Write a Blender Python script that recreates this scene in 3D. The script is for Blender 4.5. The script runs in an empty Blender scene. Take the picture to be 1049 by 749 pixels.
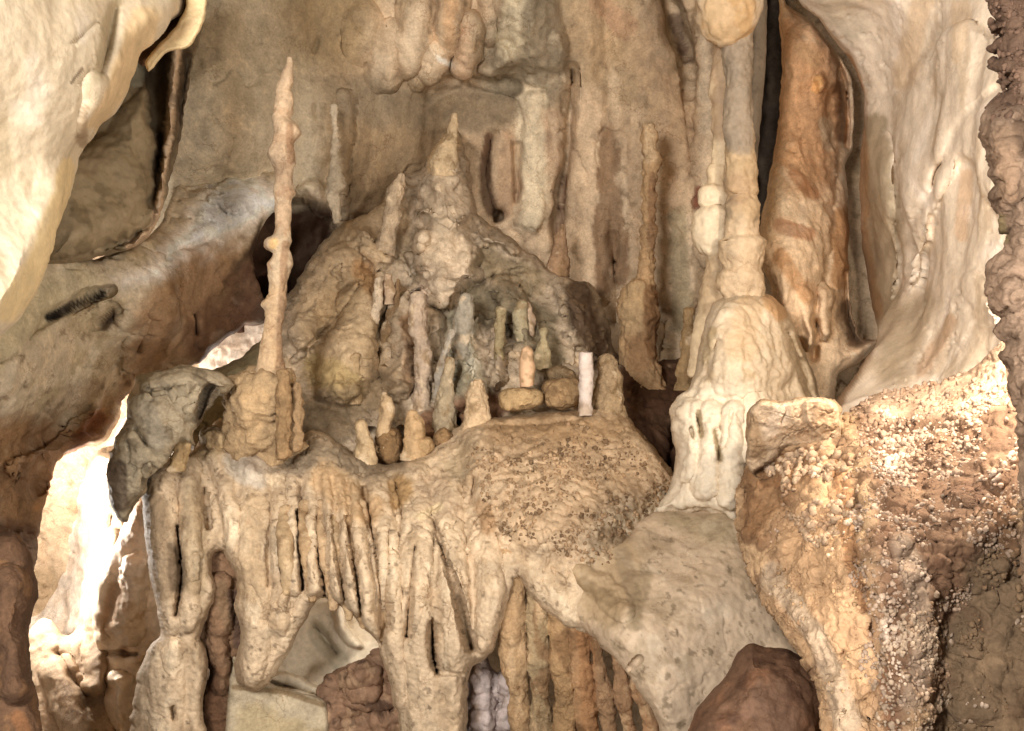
import bpy, math
import numpy as np
import time
T0_ = time.time()
from mathutils import Vector

# ------------------------------------------------------------------ camera, world, lamps, exposure
scene = bpy.context.scene
CZ, F, CX, CY = 2.6, 1000.0, 524.5, 374.5
cam_d = bpy.data.cameras.new('camera')
cam = bpy.data.objects.new('camera', cam_d)
scene.collection.objects.link(cam)
cam.location = (0, 0, CZ)
cam.rotation_euler = (math.radians(90), 0, 0)
cam_d.lens = 36.0 * F / 1049.0
cam_d.sensor_width = 36.0
cam_d.clip_end = 200.0
scene.camera = cam

world = bpy.data.worlds.new('World')
scene.world = world
world.use_nodes = True
bgn = world.node_tree.nodes['Background']
bgn.inputs['Color'].default_value = (1.0, 0.94, 0.86, 1)
bgn.inputs['Strength'].default_value = 0.70

scene.view_settings.view_transform = 'Standard'
scene.view_settings.look = 'None'
scene.view_settings.exposure = -0.36
scene.view_settings.gamma = 1.0
try:
    scene.cycles.use_denoising = True
    scene.cycles.denoiser = 'OPENIMAGEDENOISE'
    scene.cycles.max_bounces = 5
    scene.cycles.diffuse_bounces = 4
    scene.cycles.caustics_reflective = False
    scene.cycles.caustics_refractive = False
except Exception:
    pass


def W(px, py, Y):
    return np.stack([(px - CX) / F * Y, Y + 0 * px, CZ + (CY - py) / F * Y], -1)


def lamp(kind, name, px, py, Y, energy, color, target=None, size=0.5, spot=None, blend=0.5, loc=None):
    d = bpy.data.lights.new(name, kind)
    d.energy = energy
    d.color = color
    if kind == 'AREA':
        d.shape = 'DISK'
        d.size = size
    else:
        d.shadow_soft_size = size
    if kind == 'SPOT':
        d.spot_size = math.radians(spot)
        d.spot_blend = blend
    o = bpy.data.objects.new(name, d)
    scene.collection.objects.link(o)
    p = Vector(loc) if loc else Vector(W(np.float64(px), np.float64(py), np.float64(Y)))
    o.location = p
    if target is not None:
        t = Vector(W(*[np.float64(v) for v in target]))
        o.rotation_euler = (t - p).to_track_quat('-Z', 'Y').to_euler()
    return o


WARM = (1.0, 0.95, 0.88)
# unseen fill lights by the camera, lamps behind right-hand rock and in side passage
lamp('AREA', 'fill_light', 0, 0, 0, 540, WARM, target=(560, 330, 6.5), size=1.3, loc=(-1.7, -0.6, 3.7))
lamp('AREA', 'fill_light', 0, 0, 0, 170, WARM, target=(700, 450, 5.5), size=0.9, loc=(1.6, 0.0, 1.6))
lamp('POINT', 'unseen_light', 1068, 235, 3.05, 190, (1.0, 0.92, 0.78), size=0.08)
lamp('POINT', 'unseen_light', 20, 540, 6.9, 270, (1.0, 0.94, 0.86), size=0.1)
lamp('POINT', 'unseen_light', 238, 400, 7.1, 16, (1.0, 0.93, 0.86), size=0.05)  # added unseen light that brightens the rock strip behind the gap
lamp('POINT', 'unseen_light', 425, 605, 5.75, 9, (1.0, 0.93, 0.84), size=0.05)  # added unseen light for the boulder and flowstone below the ledge


# ------------------------------------------------------------------ noise
rng = np.random.default_rng(11)
_perm = rng.permutation(256)
_perm = np.concatenate([_perm, _perm, _perm])
_g = rng.normal(size=(256, 3))
_g /= np.linalg.norm(_g, axis=1)[:, None]
_jit = rng.random((256, 3))


def pn(P):
    Pi = np.floor(P).astype(np.int64)
    f = P - Pi
    Pi &= 255
    u = f * f * f * (f * (f * 6 - 15) + 10)
    out = 0
    for dx in (0, 1):
        wx = u[:, 0] if dx else 1 - u[:, 0]
        a = _perm[(Pi[:, 0] + dx) & 255]
        for dy in (0, 1):
            wy = u[:, 1] if dy else 1 - u[:, 1]
            b = _perm[a + ((Pi[:, 1] + dy) & 255)]
            for dz in (0, 1):
                wz = u[:, 2] if dz else 1 - u[:, 2]
                h = _perm[b + ((Pi[:, 2] + dz) & 255)]
                g = _g[h]
                d = g[:, 0] * (f[:, 0] - dx) + g[:, 1] * (f[:, 1] - dy) + g[:, 2] * (f[:, 2] - dz)
                out = out + wx * wy * wz * d
    return out * 1.5


def fbm(P, octv=4, gain=0.5):
    s, a, t = 0, 1.0, 0
    Q = P.copy()
    for k in range(octv):
        s = s + a * pn(Q + 17.3 * k)
        t += a
        a *= gain
        Q = Q * 2.03
    return s / t * 1.4


def ridged(P, octv=3):
    s, a, t = 0, 1.0, 0
    Q = P.copy()
    for k in range(octv):
        s = s + a * (1 - np.minimum(1, np.abs(pn(Q + 9.1 * k)) * 2.6))
        t += a
        a *= 0.5
        Q = Q * 2.1
    return s / t


def worley(P):
    Pi = np.floor(P).astype(np.int64)
    f = P - Pi
    f1 = np.full(len(P), 9.0)
    f2 = np.full(len(P), 9.0)
    idn = np.zeros(len(P), dtype=np.int64)
    for dx in (-1, 0, 1):
        for dy in (-1, 0, 1):
            for dz in (-1, 0, 1):
                c = (Pi + (dx, dy, dz)) & 255
                h = _perm[_perm[_perm[c[:, 0]] + c[:, 1]] + c[:, 2]]
                d = np.linalg.norm(_jit[h] + (dx, dy, dz) - f, axis=1)
                n = d < f1
                f2 = np.where(n, f1, np.minimum(f2, d))
                idn = np.where(n, h, idn)
                f1 = np.where(n, d, f1)
    return f1, f2, idn


def sstep(x):
    x = np.clip(x, 0, 1)
    return x * x * (3 - 2 * x)


# ------------------------------------------------------------------ 2D shapes
def catmull(pts, closed=True, step=4.0):
    pts = np.array(pts, float)
    n = len(pts)
    out = []
    rngk = range(n) if closed else range(n - 1)
    for i in rngk:
        if closed:
            p0, p1, p2, p3 = pts[i - 1], pts[i], pts[(i + 1) % n], pts[(i + 2) % n]
        else:
            p0, p1, p2, p3 = pts[max(i - 1, 0)], pts[i], pts[i + 1], pts[min(i + 2, n - 1)]
        L = np.linalg.norm((p2 - p1)[:2])
        k = max(1, int(L / step))
        for t in np.arange(k) / k:
            # centripetal-ish: damped tangents keep the curve from overshooting
            m1, m2 = (p2 - p0) * 0.4, (p3 - p1) * 0.4
            c1 = np.linalg.norm(m1[:2]); c2 = np.linalg.norm(m2[:2])
            if c1 > L and c1 > 0: m1 = m1 * L / c1
            if c2 > L and c2 > 0: m2 = m2 * L / c2
            t2, t3 = t * t, t * t * t
            out.append((2 * t3 - 3 * t2 + 1) * p1 + (t3 - 2 * t2 + t) * m1 + (-2 * t3 + 3 * t2) * p2 + (t3 - t2) * m2)
    if not closed:
        out.append(pts[-1])
    return np.array(out)


def jagged(poly, amp, scale, seed=0.0):
    n = np.roll(poly, -1, 0) - np.roll(poly, 1, 0)
    n = np.stack([n[:, 1], -n[:, 0]], -1)
    n /= np.linalg.norm(n, axis=1)[:, None] + 1e-9
    Q = np.column_stack([poly / scale, np.full(len(poly), seed + 0.5)])
    return poly + n * (amp * fbm(Q, 3, 0.6))[:, None]


def polysd(P, poly):
    """signed distance (inside > 0) and closest point; exact within 30 px of the outline, a little coarser beyond"""
    order = np.argsort(P[:, 1], kind='stable')
    X = P[order]
    ys = X[:, 1]
    n = len(X)
    best = np.full(n, 1e18)
    cp = np.zeros_like(X)
    ins = np.zeros(n, bool)

    def seg(a, b, sl):
        Q = X[sl]
        ab = b - a
        t = np.clip(((Q - a) @ ab) / (ab @ ab + 1e-12), 0, 1)
        q = a + t[:, None] * ab
        d = ((Q - q) ** 2).sum(1)
        m = d < best[sl]
        best[sl] = np.where(m, d, best[sl])
        c = cp[sl]
        c[m] = q[m]
        cp[sl] = c
    k = max(1, len(poly) // 40)
    co = poly[::k]
    for a, b in zip(co, np.roll(co, -1, 0)):
        seg(a, b, slice(0, n))
    if k > 1:
        L = max(30.0, np.linalg.norm(co - np.roll(co, -1, 0), axis=1).max())
        near = best < (L + 30.0) ** 2
        best[near] = 1e18
    for a, b in zip(poly, np.roll(poly, -1, 0)):
        if k > 1:
            i0, i1 = np.searchsorted(ys, [min(a[1], b[1]) - 2 * L, max(a[1], b[1]) + 2 * L])
            if i1 > i0:
                x = X[i0:i1, 0]
                w = np.where(near[i0:i1] & (x > min(a[0], b[0]) - 2 * L) & (x < max(a[0], b[0]) + 2 * L))[0] + i0
                if len(w):
                    seg(a, b, w)
        i0, i1 = np.searchsorted(ys, [min(a[1], b[1]), max(a[1], b[1])])
        if i1 > i0 and a[1] != b[1]:
            yy = ys[i0:i1]
            ins[i0:i1] ^= X[i0:i1, 0] < (b[0] - a[0]) * (yy - a[1]) / (b[1] - a[1]) + a[0]
    bad = best > 1e17
    if bad.any():
        best[bad] = (L + 30.0) ** 2
    sd = np.empty(n)
    sd[order] = np.where(ins, 1, -1) * np.sqrt(best)
    c2 = np.empty_like(cp)
    c2[order] = cp
    return sd, c2


def strokesd(P, pts):
    """normalised distance d/r to a polyline of (x, y, r[, h]) and the interpolated extra value"""
    pts = catmull([p if len(p) > 3 else tuple(p) + (1.0,) for p in pts], False, 8.0) if len(pts) > 2 else np.array([p if len(p) > 3 else tuple(p) + (1.0,) for p in pts], float)
    best = np.full(len(P), 1e9)
    hv = np.zeros(len(P))
    mx = pts[:, 2].max() * 3
    m = (P[:, 0] > pts[:, 0].min() - mx) & (P[:, 0] < pts[:, 0].max() + mx) & (P[:, 1] > pts[:, 1].min() - mx) & (P[:, 1] < pts[:, 1].max() + mx)
    I = np.where(m)[0]
    Q = P[I]
    bq, hq = best[I], hv[I]
    if len(pts) == 1:
        pts = np.vstack([pts, pts + (0.01, 0, 0, 0)])
    for a, b in zip(pts[:-1], pts[1:]):
        ab = b[:2] - a[:2]
        t = np.clip(((Q - a[:2]) @ ab) / (ab @ ab + 1e-12), 0, 1)
        q = a[:2] + t[:, None] * ab
        r = np.maximum(a[2] + (b[2] - a[2]) * t, 0.3)
        d = np.sqrt(((Q - q) ** 2).sum(1)) / r
        n = d < bq
        bq = np.where(n, d, bq)
        hq = np.where(n, a[3] + (b[3] - a[3]) * t, hq)
    best[I], hv[I] = bq, hq
    return best, hv


def rbf(ctrl, X):
    c = np.array(ctrl, float)
    k = lambda a, b: np.sqrt(((a[:, None, :] - b[None, :, :]) ** 2).sum(-1) + 50.0 ** 2)
    n = len(c)
    A = np.zeros((n + 1, n + 1))
    A[:n, :n] = k(c[:, :2], c[:, :2])
    A[:n, n] = 1
    A[n, :n] = 1
    w = np.linalg.lstsq(A, np.append(c[:, 2], 0), rcond=None)[0]
    out = np.full(len(X), w[n])
    for i in range(n):
        out += w[i] * np.sqrt(((X - c[i, :2]) ** 2).sum(1) + 2500.0)
    return out


# ------------------------------------------------------------------ colour
def lin(h):
    v = np.array([int(h[i:i + 2], 16) for i in (0, 2, 4)]) / 255.0
    return np.where(v <= 0.04045, v / 12.92, ((v + 0.055) / 1.055) ** 2.4)


def paint(V, base, cols, warp=4.0, gain=1.0):
    px = CX + F * V[:, 0] / V[:, 1]
    py = CY - F * (V[:, 2] - CZ) / V[:, 1]
    Q = np.column_stack([px, py])
    w1 = fbm(V * 5.0, 4, 0.6)
    w2 = fbm(V * 5.0 + 31.7, 4, 0.6)
    QW = Q + np.column_stack([w1, w2]) * warp * 2.5
    C = np.tile(lin(base), (len(V), 1))
    ns = [c for c in cols if c[0] == 'n']
    for c in ns + [c for c in cols if c[0] != 'n'] + [c[:5] + (c[5] * 0.22,) + c[6:] for c in ns]:
        if c[0] == 'n':          # mottling: ('n', hex, scale, threshold, softness, opacity, (ax, ay, az))
            _, hx, sc, th, so, op = c[:6]
            an = c[6] if len(c) > 6 else (1, 1, 1)
            f = fbm(V * sc * np.array(an) + len(hx) * 3.3 + th * 7 + sc, 4, 0.55)
            m = sstep((f - th) / so) * op
        elif c[0] == 's':        # stroke: ('s', pts, hex, opacity)
            rr = float(np.mean([p[2] for p in c[1]]))
            d, _ = strokesd(Q + np.column_stack([w1, w2]) * min(warp * 2.5, rr * 0.6), c[1])
            hx, op = c[2], c[3]
            m = sstep((1.25 - d) / 0.6) * op
        elif c[0] == 'p':        # polygon: ('p', pts, hex, soft, opacity)
            sd, _ = polysd(QW, catmull(c[1], True, 12.0))
            hx, so, op = c[2], c[3], c[4]
            m = sstep(sd / so * 0.5 + 0.5) * op
        C = C * (1 - m[:, None]) + lin(hx) * m[:, None]
    mean = C.mean(0)
    C = mean * (np.maximum(C, 1e-4) / mean) ** 1.16
    lum = (C @ np.array([0.2126, 0.7152, 0.0722]))[:, None]
    return np.clip((lum + (C - lum) * 0.84) * (1.05 * gain, 0.975 * gain, 0.95 * gain), 0, 0.85)


# ------------------------------------------------------------------ materials
MATS = {}


def rock_mat(name, bump=0.5, rough=0.8, mott=1.0, fine=60.0, spec=0.25, pit=0.0, vein=0.0):
    if name in MATS:
        return MATS[name]
    m = bpy.data.materials.new(name)
    m.use_nodes = True
    nt = m.node_tree
    N = nt.nodes
    L = nt.links
    bs = N['Principled BSDF']
    bs.inputs['Roughness'].default_value = rough
    bs.inputs['Specular IOR Level'].default_value = spec
    geo = N.new('ShaderNodeNewGeometry')
    att = N.new('ShaderNodeAttribute')
    att.attribute_name = 'pigment_shade'

    def noise(sc, det, ro, dist=0.0):
        n = N.new('ShaderNodeTexNoise')
        n.inputs['Scale'].default_value = sc
        n.inputs['Detail'].default_value = det
        n.inputs['Roughness'].default_value = ro
        n.inputs['Distortion'].default_value = dist
        L.new(geo.outputs['Position'], n.inputs['Vector'])
        return n

    def ramp(src, a, b, va, vb):
        r = N.new('ShaderNodeMapRange')
        r.inputs['From Min'].default_value = a
        r.inputs['From Max'].default_value = b
        r.inputs['To Min'].default_value = va
        r.inputs['To Max'].default_value = vb
        L.new(src, r.inputs['Value'])
        return r.outputs['Result']

    def math_(op, a, b):
        n = N.new('ShaderNodeMath')
        n.operation = op
        for i, v in enumerate((a, b)):
            if isinstance(v, (int, float)):
                n.inputs[i].default_value = v
            else:
                L.new(v, n.inputs[i])
        return n.outputs[0]

    n1 = noise(3.5, 7, 0.62, 0.6)
    n2 = noise(14, 8, 0.66, 0.3)
    n3 = noise(fine, 6, 0.7)
    k = math_('MULTIPLY', ramp(n1.outputs['Fac'], 0.3, 0.7, 1 - 0.20 * mott, 1 + 0.16 * mott), ramp(n2.outputs['Fac'], 0.3, 0.7, 1 - 0.24 * mott, 1 + 0.20 * mott))
    k = math_('MULTIPLY', k, ramp(n3.outputs['Fac'], 0.3, 0.7, 1 - 0.22 * mott, 1 + 0.18 * mott))
    vm = N.new('ShaderNodeVectorMath')
    vm.operation = 'SCALE'
    L.new(att.outputs['Color'], vm.inputs[0])
    L.new(k, vm.inputs['Scale'])
    # clay-brown film, in broken patches
    n4 = noise(7.0, 9, 0.7, 1.2)
    mx = N.new('ShaderNodeMix')
    mx.data_type = 'RGBA'
    mx.blend_type = 'MULTIPLY'
    L.new(ramp(n4.outputs['Fac'], 0.54, 0.72, 0.0, 0.36 * mott), mx.inputs[0])
    L.new(vm.outputs[0], mx.inputs[6])
    mx.inputs[7].default_value = (0.80, 0.68, 0.52, 1)
    colr = mx.outputs[2]
    vn = None
    if vein > 0:                # clay-filled hairline cracks, broken up by a mask
        nw = noise(5.0, 5, 0.6)
        va = N.new('ShaderNodeVectorMath')
        va.operation = 'MULTIPLY_ADD'
        L.new(nw.outputs['Color'], va.inputs[0])
        va.inputs[1].default_value = (0.5, 0.5, 0.7)
        L.new(geo.outputs['Position'], va.inputs[2])
        vo = N.new('ShaderNodeTexVoronoi')
        vo.feature = 'DISTANCE_TO_EDGE'
        vo.inputs['Scale'].default_value = 4.0
        L.new(va.outputs[0], vo.inputs['Vector'])
        nm = noise(2.6, 4, 0.6)
        vn = math_('MULTIPLY', ramp(vo.outputs['Distance'], 0.004, 0.030, 1.0, 0.0), ramp(nm.outputs['Fac'], 0.48, 0.60, 0.0, 1.0))
        m2 = N.new('ShaderNodeMix')
        m2.data_type = 'RGBA'
        m2.blend_type = 'MULTIPLY'
        L.new(math_('MULTIPLY', vn, 0.75 * vein), m2.inputs[0])
        L.new(colr, m2.inputs[6])
        m2.inputs[7].default_value = (0.42, 0.30, 0.20, 1)
        colr = m2.outputs[2]
    L.new(colr, bs.inputs['Base Color'])
    h = math_('ADD', math_('MULTIPLY', n2.outputs['Fac'], 1.0), math_('MULTIPLY', n3.outputs['Fac'], 0.35))
    if pit > 0:
        v = N.new('ShaderNodeTexVoronoi')
        v.inputs['Scale'].default_value = 38
        L.new(geo.outputs['Position'], v.inputs['Vector'])
        h = math_('ADD', h, math_('MULTIPLY', v.outputs['Distance'], -pit))
    if vn is not None:
        h = math_('ADD', h, math_('MULTIPLY', vn, -0.5 * vein))
    bp = N.new('ShaderNodeBump')
    bp.inputs['Strength'].default_value = bump
    bp.inputs['Distance'].default_value = 0.035
    L.new(h, bp.inputs['Height'])
    L.new(bp.outputs[0], bs.inputs['Normal'])
    MATS[name] = m
    return m


# ------------------------------------------------------------------ mesh building
def vnormals(V, Q):
    n = np.zeros_like(V)
    fn = np.cross(V[Q[:, 2]] - V[Q[:, 0]], V[Q[:, 3]] - V[Q[:, 1]])
    for k in range(4):
        for a in range(3):
            n[:, a] += np.bincount(Q[:, k], weights=fn[:, a], minlength=len(V))
    return n / (np.linalg.norm(n, axis=1)[:, None] + 1e-12)


def tag(o, label=None, cat=None, group=None, kind=None):
    if label: o['label'] = label
    if cat: o['category'] = cat
    if group: o['group'] = group
    if kind: o['kind'] = kind
    return o


def link(name, V, Q, C, mat, parent=None):
    org = np.array([V[:, 0].mean(), V[:, 1].mean(), V[:, 2].min()])
    me = bpy.data.meshes.new(name)
    me.vertices.add(len(V))
    me.vertices.foreach_set('co', (V - org).astype(np.float32).ravel())
    # split degenerate quads into triangles where corners coincide
    me.loops.add(Q.size)
    me.loops.foreach_set('vertex_index', Q.astype(np.int32).ravel())
    me.polygons.add(len(Q))
    me.polygons.foreach_set('loop_start', np.arange(0, Q.size, 4, dtype=np.int32))
    me.polygons.foreach_set('loop_total', np.full(len(Q), 4, dtype=np.int32))
    me.polygons.foreach_set('use_smooth', np.ones(len(Q), dtype=bool))
    me.update(calc_edges=True)
    me.validate()
    at = me.attributes.new('pigment_shade', 'FLOAT_COLOR', 'POINT')  # rock colours, with shade painted into some recesses
    at.data.foreach_set('color', np.column_stack([C, np.ones(len(C))]).astype(np.float32).ravel())
    me.materials.append(mat)
    o = bpy.data.objects.new(name, me)
    scene.collection.objects.link(o)
    if parent is not None:
        pw = Vector(parent['_w']) if '_w' in parent.keys() else Vector(parent.location)
        o.parent = parent
        o.location = Vector(org) - pw
    else:
        o.location = org
    return o


def relief(V, N, disp):
    """noise displacement along the normal: (kind, amp_m, freq_per_m, (ax,ay,az)[, extra])"""
    D = np.zeros(len(V))
    for d in disp:
        kind, amp, fr = d[:3]
        an = np.array(d[3] if len(d) > 3 and d[3] else (1, 1, 1))
        P = V * fr * an
        if kind == 'fbm':
            D += amp * fbm(P, 5, 0.5)
        elif kind == 'soft':
            D += amp * fbm(P, 2, 0.4)
        elif kind == 'crack':
            th = d[4] if len(d) > 4 else 0.05
            Pw = P + 0.35 * np.column_stack([fbm(P * 1.7 + 3, 3), fbm(P * 1.7 + 13, 3), fbm(P * 1.7 + 23, 3)])
            c = np.abs(pn(Pw))
            msk = sstep((pn(P * 0.6 + 50) + 0.15) / 0.3)
            D -= amp * sstep(1 - c / th) * msk
        elif kind == 'knob':
            f1, f2, _ = worley(P + 0.25 * np.column_stack([pn(P + 5), pn(P + 15), pn(P + 25)]))
            D += amp * (np.sqrt(np.clip(1 - (f1 / 0.62) ** 2, 0, 1)))
        elif kind == 'scallop':
            f1, f2, _ = worley(P + 0.3 * np.column_stack([pn(P + 5), pn(P + 15), pn(P + 25)]))
            D += amp * np.clip(f2 - f1, 0, 0.5) * 2
        elif kind == 'billow':
            D += amp * (1 - ridged(P, 3))
        elif kind == 'flute':       # vertical fluting
            Pw = P + 0.4 * np.column_stack([pn(V * 2.0), pn(V * 2.0 + 9), 0 * P[:, 0]])
            D += amp * (1 - 2.2 * np.abs(pn(Pw)))
    return V + N * D[:, None]


def patch(name, outline, ctrl, step=1.6, edge=(25, 0.25), back=0.35, feats=(), disp=(), base='a89878', cols=(), warp=4.0,
          jag=(3, 14), mat='rock', fwarp=2.5, parent=None, seed=0.0, sharp=False, holes=(), rpow=0.6, gain=1.0):
    """a solid of rock: traced outline at its own distance, front relief, rounded rim and a closed back"""
    poly = np.array(outline, float) if sharp else catmull(outline, True, 4.0)
    if sharp:
        q = []
        for a, b in zip(poly, np.roll(poly, -1, 0)):
            k = max(1, int(np.linalg.norm(b - a) / 4))
            q += [a + (b - a) * t for t in np.arange(k) / k]
        poly = np.array(q)
    if jag[0]:
        poly = jagged(poly, jag[0], jag[1], seed)
    x0, y0 = poly.min(0) - step * 2
    x1, y1 = poly.max(0) + step * 2

    def axis(lo, hi, a, b):     # fine where the picture looks, coarser far outside it
        v = [lo]
        while v[-1] < hi:
            v.append(v[-1] + (step if a - 30 < v[-1] < b + 30 else step * 5))
        return np.array(v)
    ax, ay = axis(x0, x1, 0, 1049), axis(y0, y1, 0, 749)
    nx, ny = len(ax), len(ay)
    gx, gy = np.meshgrid(ax, ay)
    G = np.column_stack([gx.ravel(), gy.ravel()])
    sd, cp = polysd(G, poly)
    for hpts in holes:
        hp = jagged(catmull(hpts, True, 3.0), 2.0, 9.0, seed + 3)
        hs, hc = polysd(G, hp)
        hs = -hs
        m = hs < sd
        sd = np.where(m, hs, sd)
        cp[m] = hc[m]
    inside = (sd > 0).reshape(ny, nx)
    cell = inside[:-1, :-1] | inside[1:, :-1] | inside[:-1, 1:] | inside[1:, 1:]
    jj, ii = np.where(cell)
    v = lambda j, i: j * nx + i
    Q = np.column_stack([v(jj, ii), v(jj + 1, ii), v(jj + 1, ii + 1), v(jj, ii + 1)])
    used = np.unique(Q)
    remap = np.full(nx * ny, -1)
    remap[used] = np.arange(len(used))
    Q = remap[Q]
    P = G[used]
    S = sd[used]
    out = S <= 0
    P[out] = cp[used][out]
    S = np.maximum(S, 0)
    Y0 = rbf(ctrl, P) if len(ctrl) > 1 else np.full(len(P), float(ctrl[0][2]))
    R, T = edge
    e = np.clip(S / R, 0, 1)
    rim = T * (1 - np.sqrt(np.clip(1 - (1 - e) ** 2, 0, 1)))
    Y = Y0 + rim
    w0 = W(P[:, 0], P[:, 1], Y0)
    PW = P + fwarp * 2 * np.column_stack([fbm(w0 * 6, 3), fbm(w0 * 6 + 21, 3)]) if fwarp else P
    bump = np.zeros(len(P))
    add = np.zeros(len(P))
    for f in feats:
        k = f[0]
        if k == 'r':            # rounded ridge / bulb, pts (x, y, r, h)
            d, h = strokesd(PW, f[1])
            bump = np.maximum(bump, h * np.clip(1 - d * d, 0, 1) ** rpow)
        elif k == 'h':          # soft hill (additive)
            d, h = strokesd(PW, f[1])
            add = add + h * np.exp(-d * d)
        elif k == 'c':          # crack / groove
            d, h = strokesd(P + (PW - P) * min(1.0, f[1][0][2] / 16.0), f[1])
            add = add - h * np.exp(-d * d)
        elif k == 'p':          # raised (+) or recessed (-) plate: pts, h, soft
            s2, _ = polysd(PW, catmull(f[1], True, 8.0))
            add = add + f[2] * sstep(s2 / f[3] + 0.5)
        elif k == 'w':          # knobbly crust inside an area: pts, amp, freq
            s2, _ = polysd(PW, catmull(f[1], True, 10.0))
            f1, f2, _ = worley(w0 * f[3] + 0.5 * np.column_stack([fbm(w0 * f[3] * .7, 2), fbm(w0 * f[3] * .7 + 7, 2), 0 * Y0]))
            pt = sstep((fbm(w0 * 4 + 3, 3) + 0.25) / 0.3)
            add = add + f[2] * (np.sqrt(np.clip(1 - (f1 / 0.7) ** 2, 0, 1)) - 0.6) * sstep(s2 / 24 + 0.5) * (0.25 + 0.75 * pt)
        elif k == 'd':          # dome plate: pts, h, soft: rounded
            s2, _ = polysd(PW, catmull(f[1], True, 8.0))
            e2 = np.clip(s2 / f[3], 0, 1)
            bump = np.maximum(bump, f[2] * np.sqrt(np.clip(1 - (1 - e2) ** 2, 0, 1)))
    fade = sstep(S / 4.0)
    Y = Y - (bump + add) * fade
    V = W(P[:, 0], P[:, 1], Y)
    n = len(V)
    if back:
        eb = np.clip(S / (R * 1.5), 0, 1)
        Yb = Y0 + T + back * np.sqrt(np.clip(1 - (1 - eb) ** 2, 0, 1)) + 0.0
        Vb = W(P[:, 0], P[:, 1], Yb)
        inner = ~out
        bidx = np.arange(n)
        bidx[inner] = n + np.arange(inner.sum())
        Vall = np.vstack([V, Vb[inner]])
        Qb = bidx[Q][:, ::-1]
        Qall = np.vstack([Q, Qb])
    else:
        Vall, Qall = V, Q
    if disp:
        N_ = vnormals(Vall, Qall)
        V2 = relief(Vall, N_, disp)
        kf = np.clip(S / (3.5 * step), 0.2, 1)
        if back:
            kf = np.concatenate([kf, kf[inner]])
        Vall = Vall + (V2 - Vall) * kf[:, None]
    C = paint(Vall, base, cols, warp, gain)
    return link(name, Vall, Qall, C, MATS[mat] if mat in MATS else rock_mat(mat), parent)


def spire(name, pts, Y, base='b8a078', cols=(), disp=None, parent=None, mat='rock', warp=3.0, top=1.0, bot=1.0, squash=1.0, gain=1.0):
    """a stalagmite, stalactite or column grown round a path of (px, py, radius_px[, extra depth])"""
    pts = [tuple(p) + ((0.0,) if len(p) < 4 else ()) for p in pts]
    c = catmull(pts, False, 1.6)
    if top:
        k = np.arange(6)[::-1]
        r0 = c[0, 2]
        cap = [np.array([c[0, 0], c[0, 1] - r0 * top * math.cos(math.pi / 2 * (1 - (i + 1) / 6.5)) , r0 * math.sin(math.pi / 2 * (1 - (i + 1) / 6.5)), c[0, 3]]) for i in k]
        c = np.vstack([cap, c])
    if bot:
        r0 = c[-1, 2]
        cap = [np.array([c[-1, 0], c[-1, 1] + r0 * bot * math.cos(math.pi / 2 * (1 - (i + 1) / 6.5)), r0 * math.sin(math.pi / 2 * (1 - (i + 1) / 6.5)), c[-1, 3]]) for i in range(6)]
        c = np.vstack([c, cap])
    ns = int(np.clip(2 * math.pi * c[:, 2].max() / 1.8, 16, 110))
    th = np.arange(ns) / ns * 2 * math.pi
    Yc = Y + c[:, 3]
    ctr = W(c[:, 0], c[:, 1], Yc)
    r = np.maximum(c[:, 2], 0.15) * Yc / F
    V = np.empty((len(c), ns, 3))
    V[:, :, 0] = ctr[:, None, 0] + r[:, None] * np.cos(th)
    V[:, :, 1] = ctr[:, None, 1] + r[:, None] * np.sin(th) * squash
    V[:, :, 2] = ctr[:, None, 2]
    V = V.reshape(-1, 3)
    i = np.arange(len(c) - 1)[:, None]
    j = np.arange(ns)[None, :]
    a = i * ns + j
    b = i * ns + (j + 1) % ns
    Q = np.stack([a, a + ns, b + ns, b], -1).reshape(-1, 4)
    # caps
    nt = len(V)
    V = np.vstack([V, ctr[0], ctr[-1]])
    jj = np.arange(0, ns, 2)
    Q = np.vstack([Q, np.column_stack([np.full(len(jj), nt), jj, (jj + 1) % ns, (jj + 2) % ns]),
                   np.column_stack([np.full(len(jj), nt + 1), (len(c) - 1) * ns + (jj + 2) % ns, (len(c) - 1) * ns + (jj + 1) % ns, (len(c) - 1) * ns + jj])]) if ns % 2 == 0 else Q
    N_ = vnormals(V, Q)
    rm = float(np.median(r))
    if disp is None:
        disp = (('fbm', rm * 0.30, 0.45 / rm), ('fbm', rm * 0.16, 2.0 / rm))
    # thin tips must not be blown up by the displacement
    V2 = relief(V, N_, disp)
    rr = np.concatenate([np.repeat(r, ns), [0, 0]])
    k = np.clip(rr / (0.6 * rm), 0, 1)[:, None]
    V = V + (V2 - V) * k
    C = paint(V, base, cols, warp, gain)
    return link(name, V, Q, C, MATS[mat] if mat in MATS else rock_mat(mat), parent)


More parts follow.
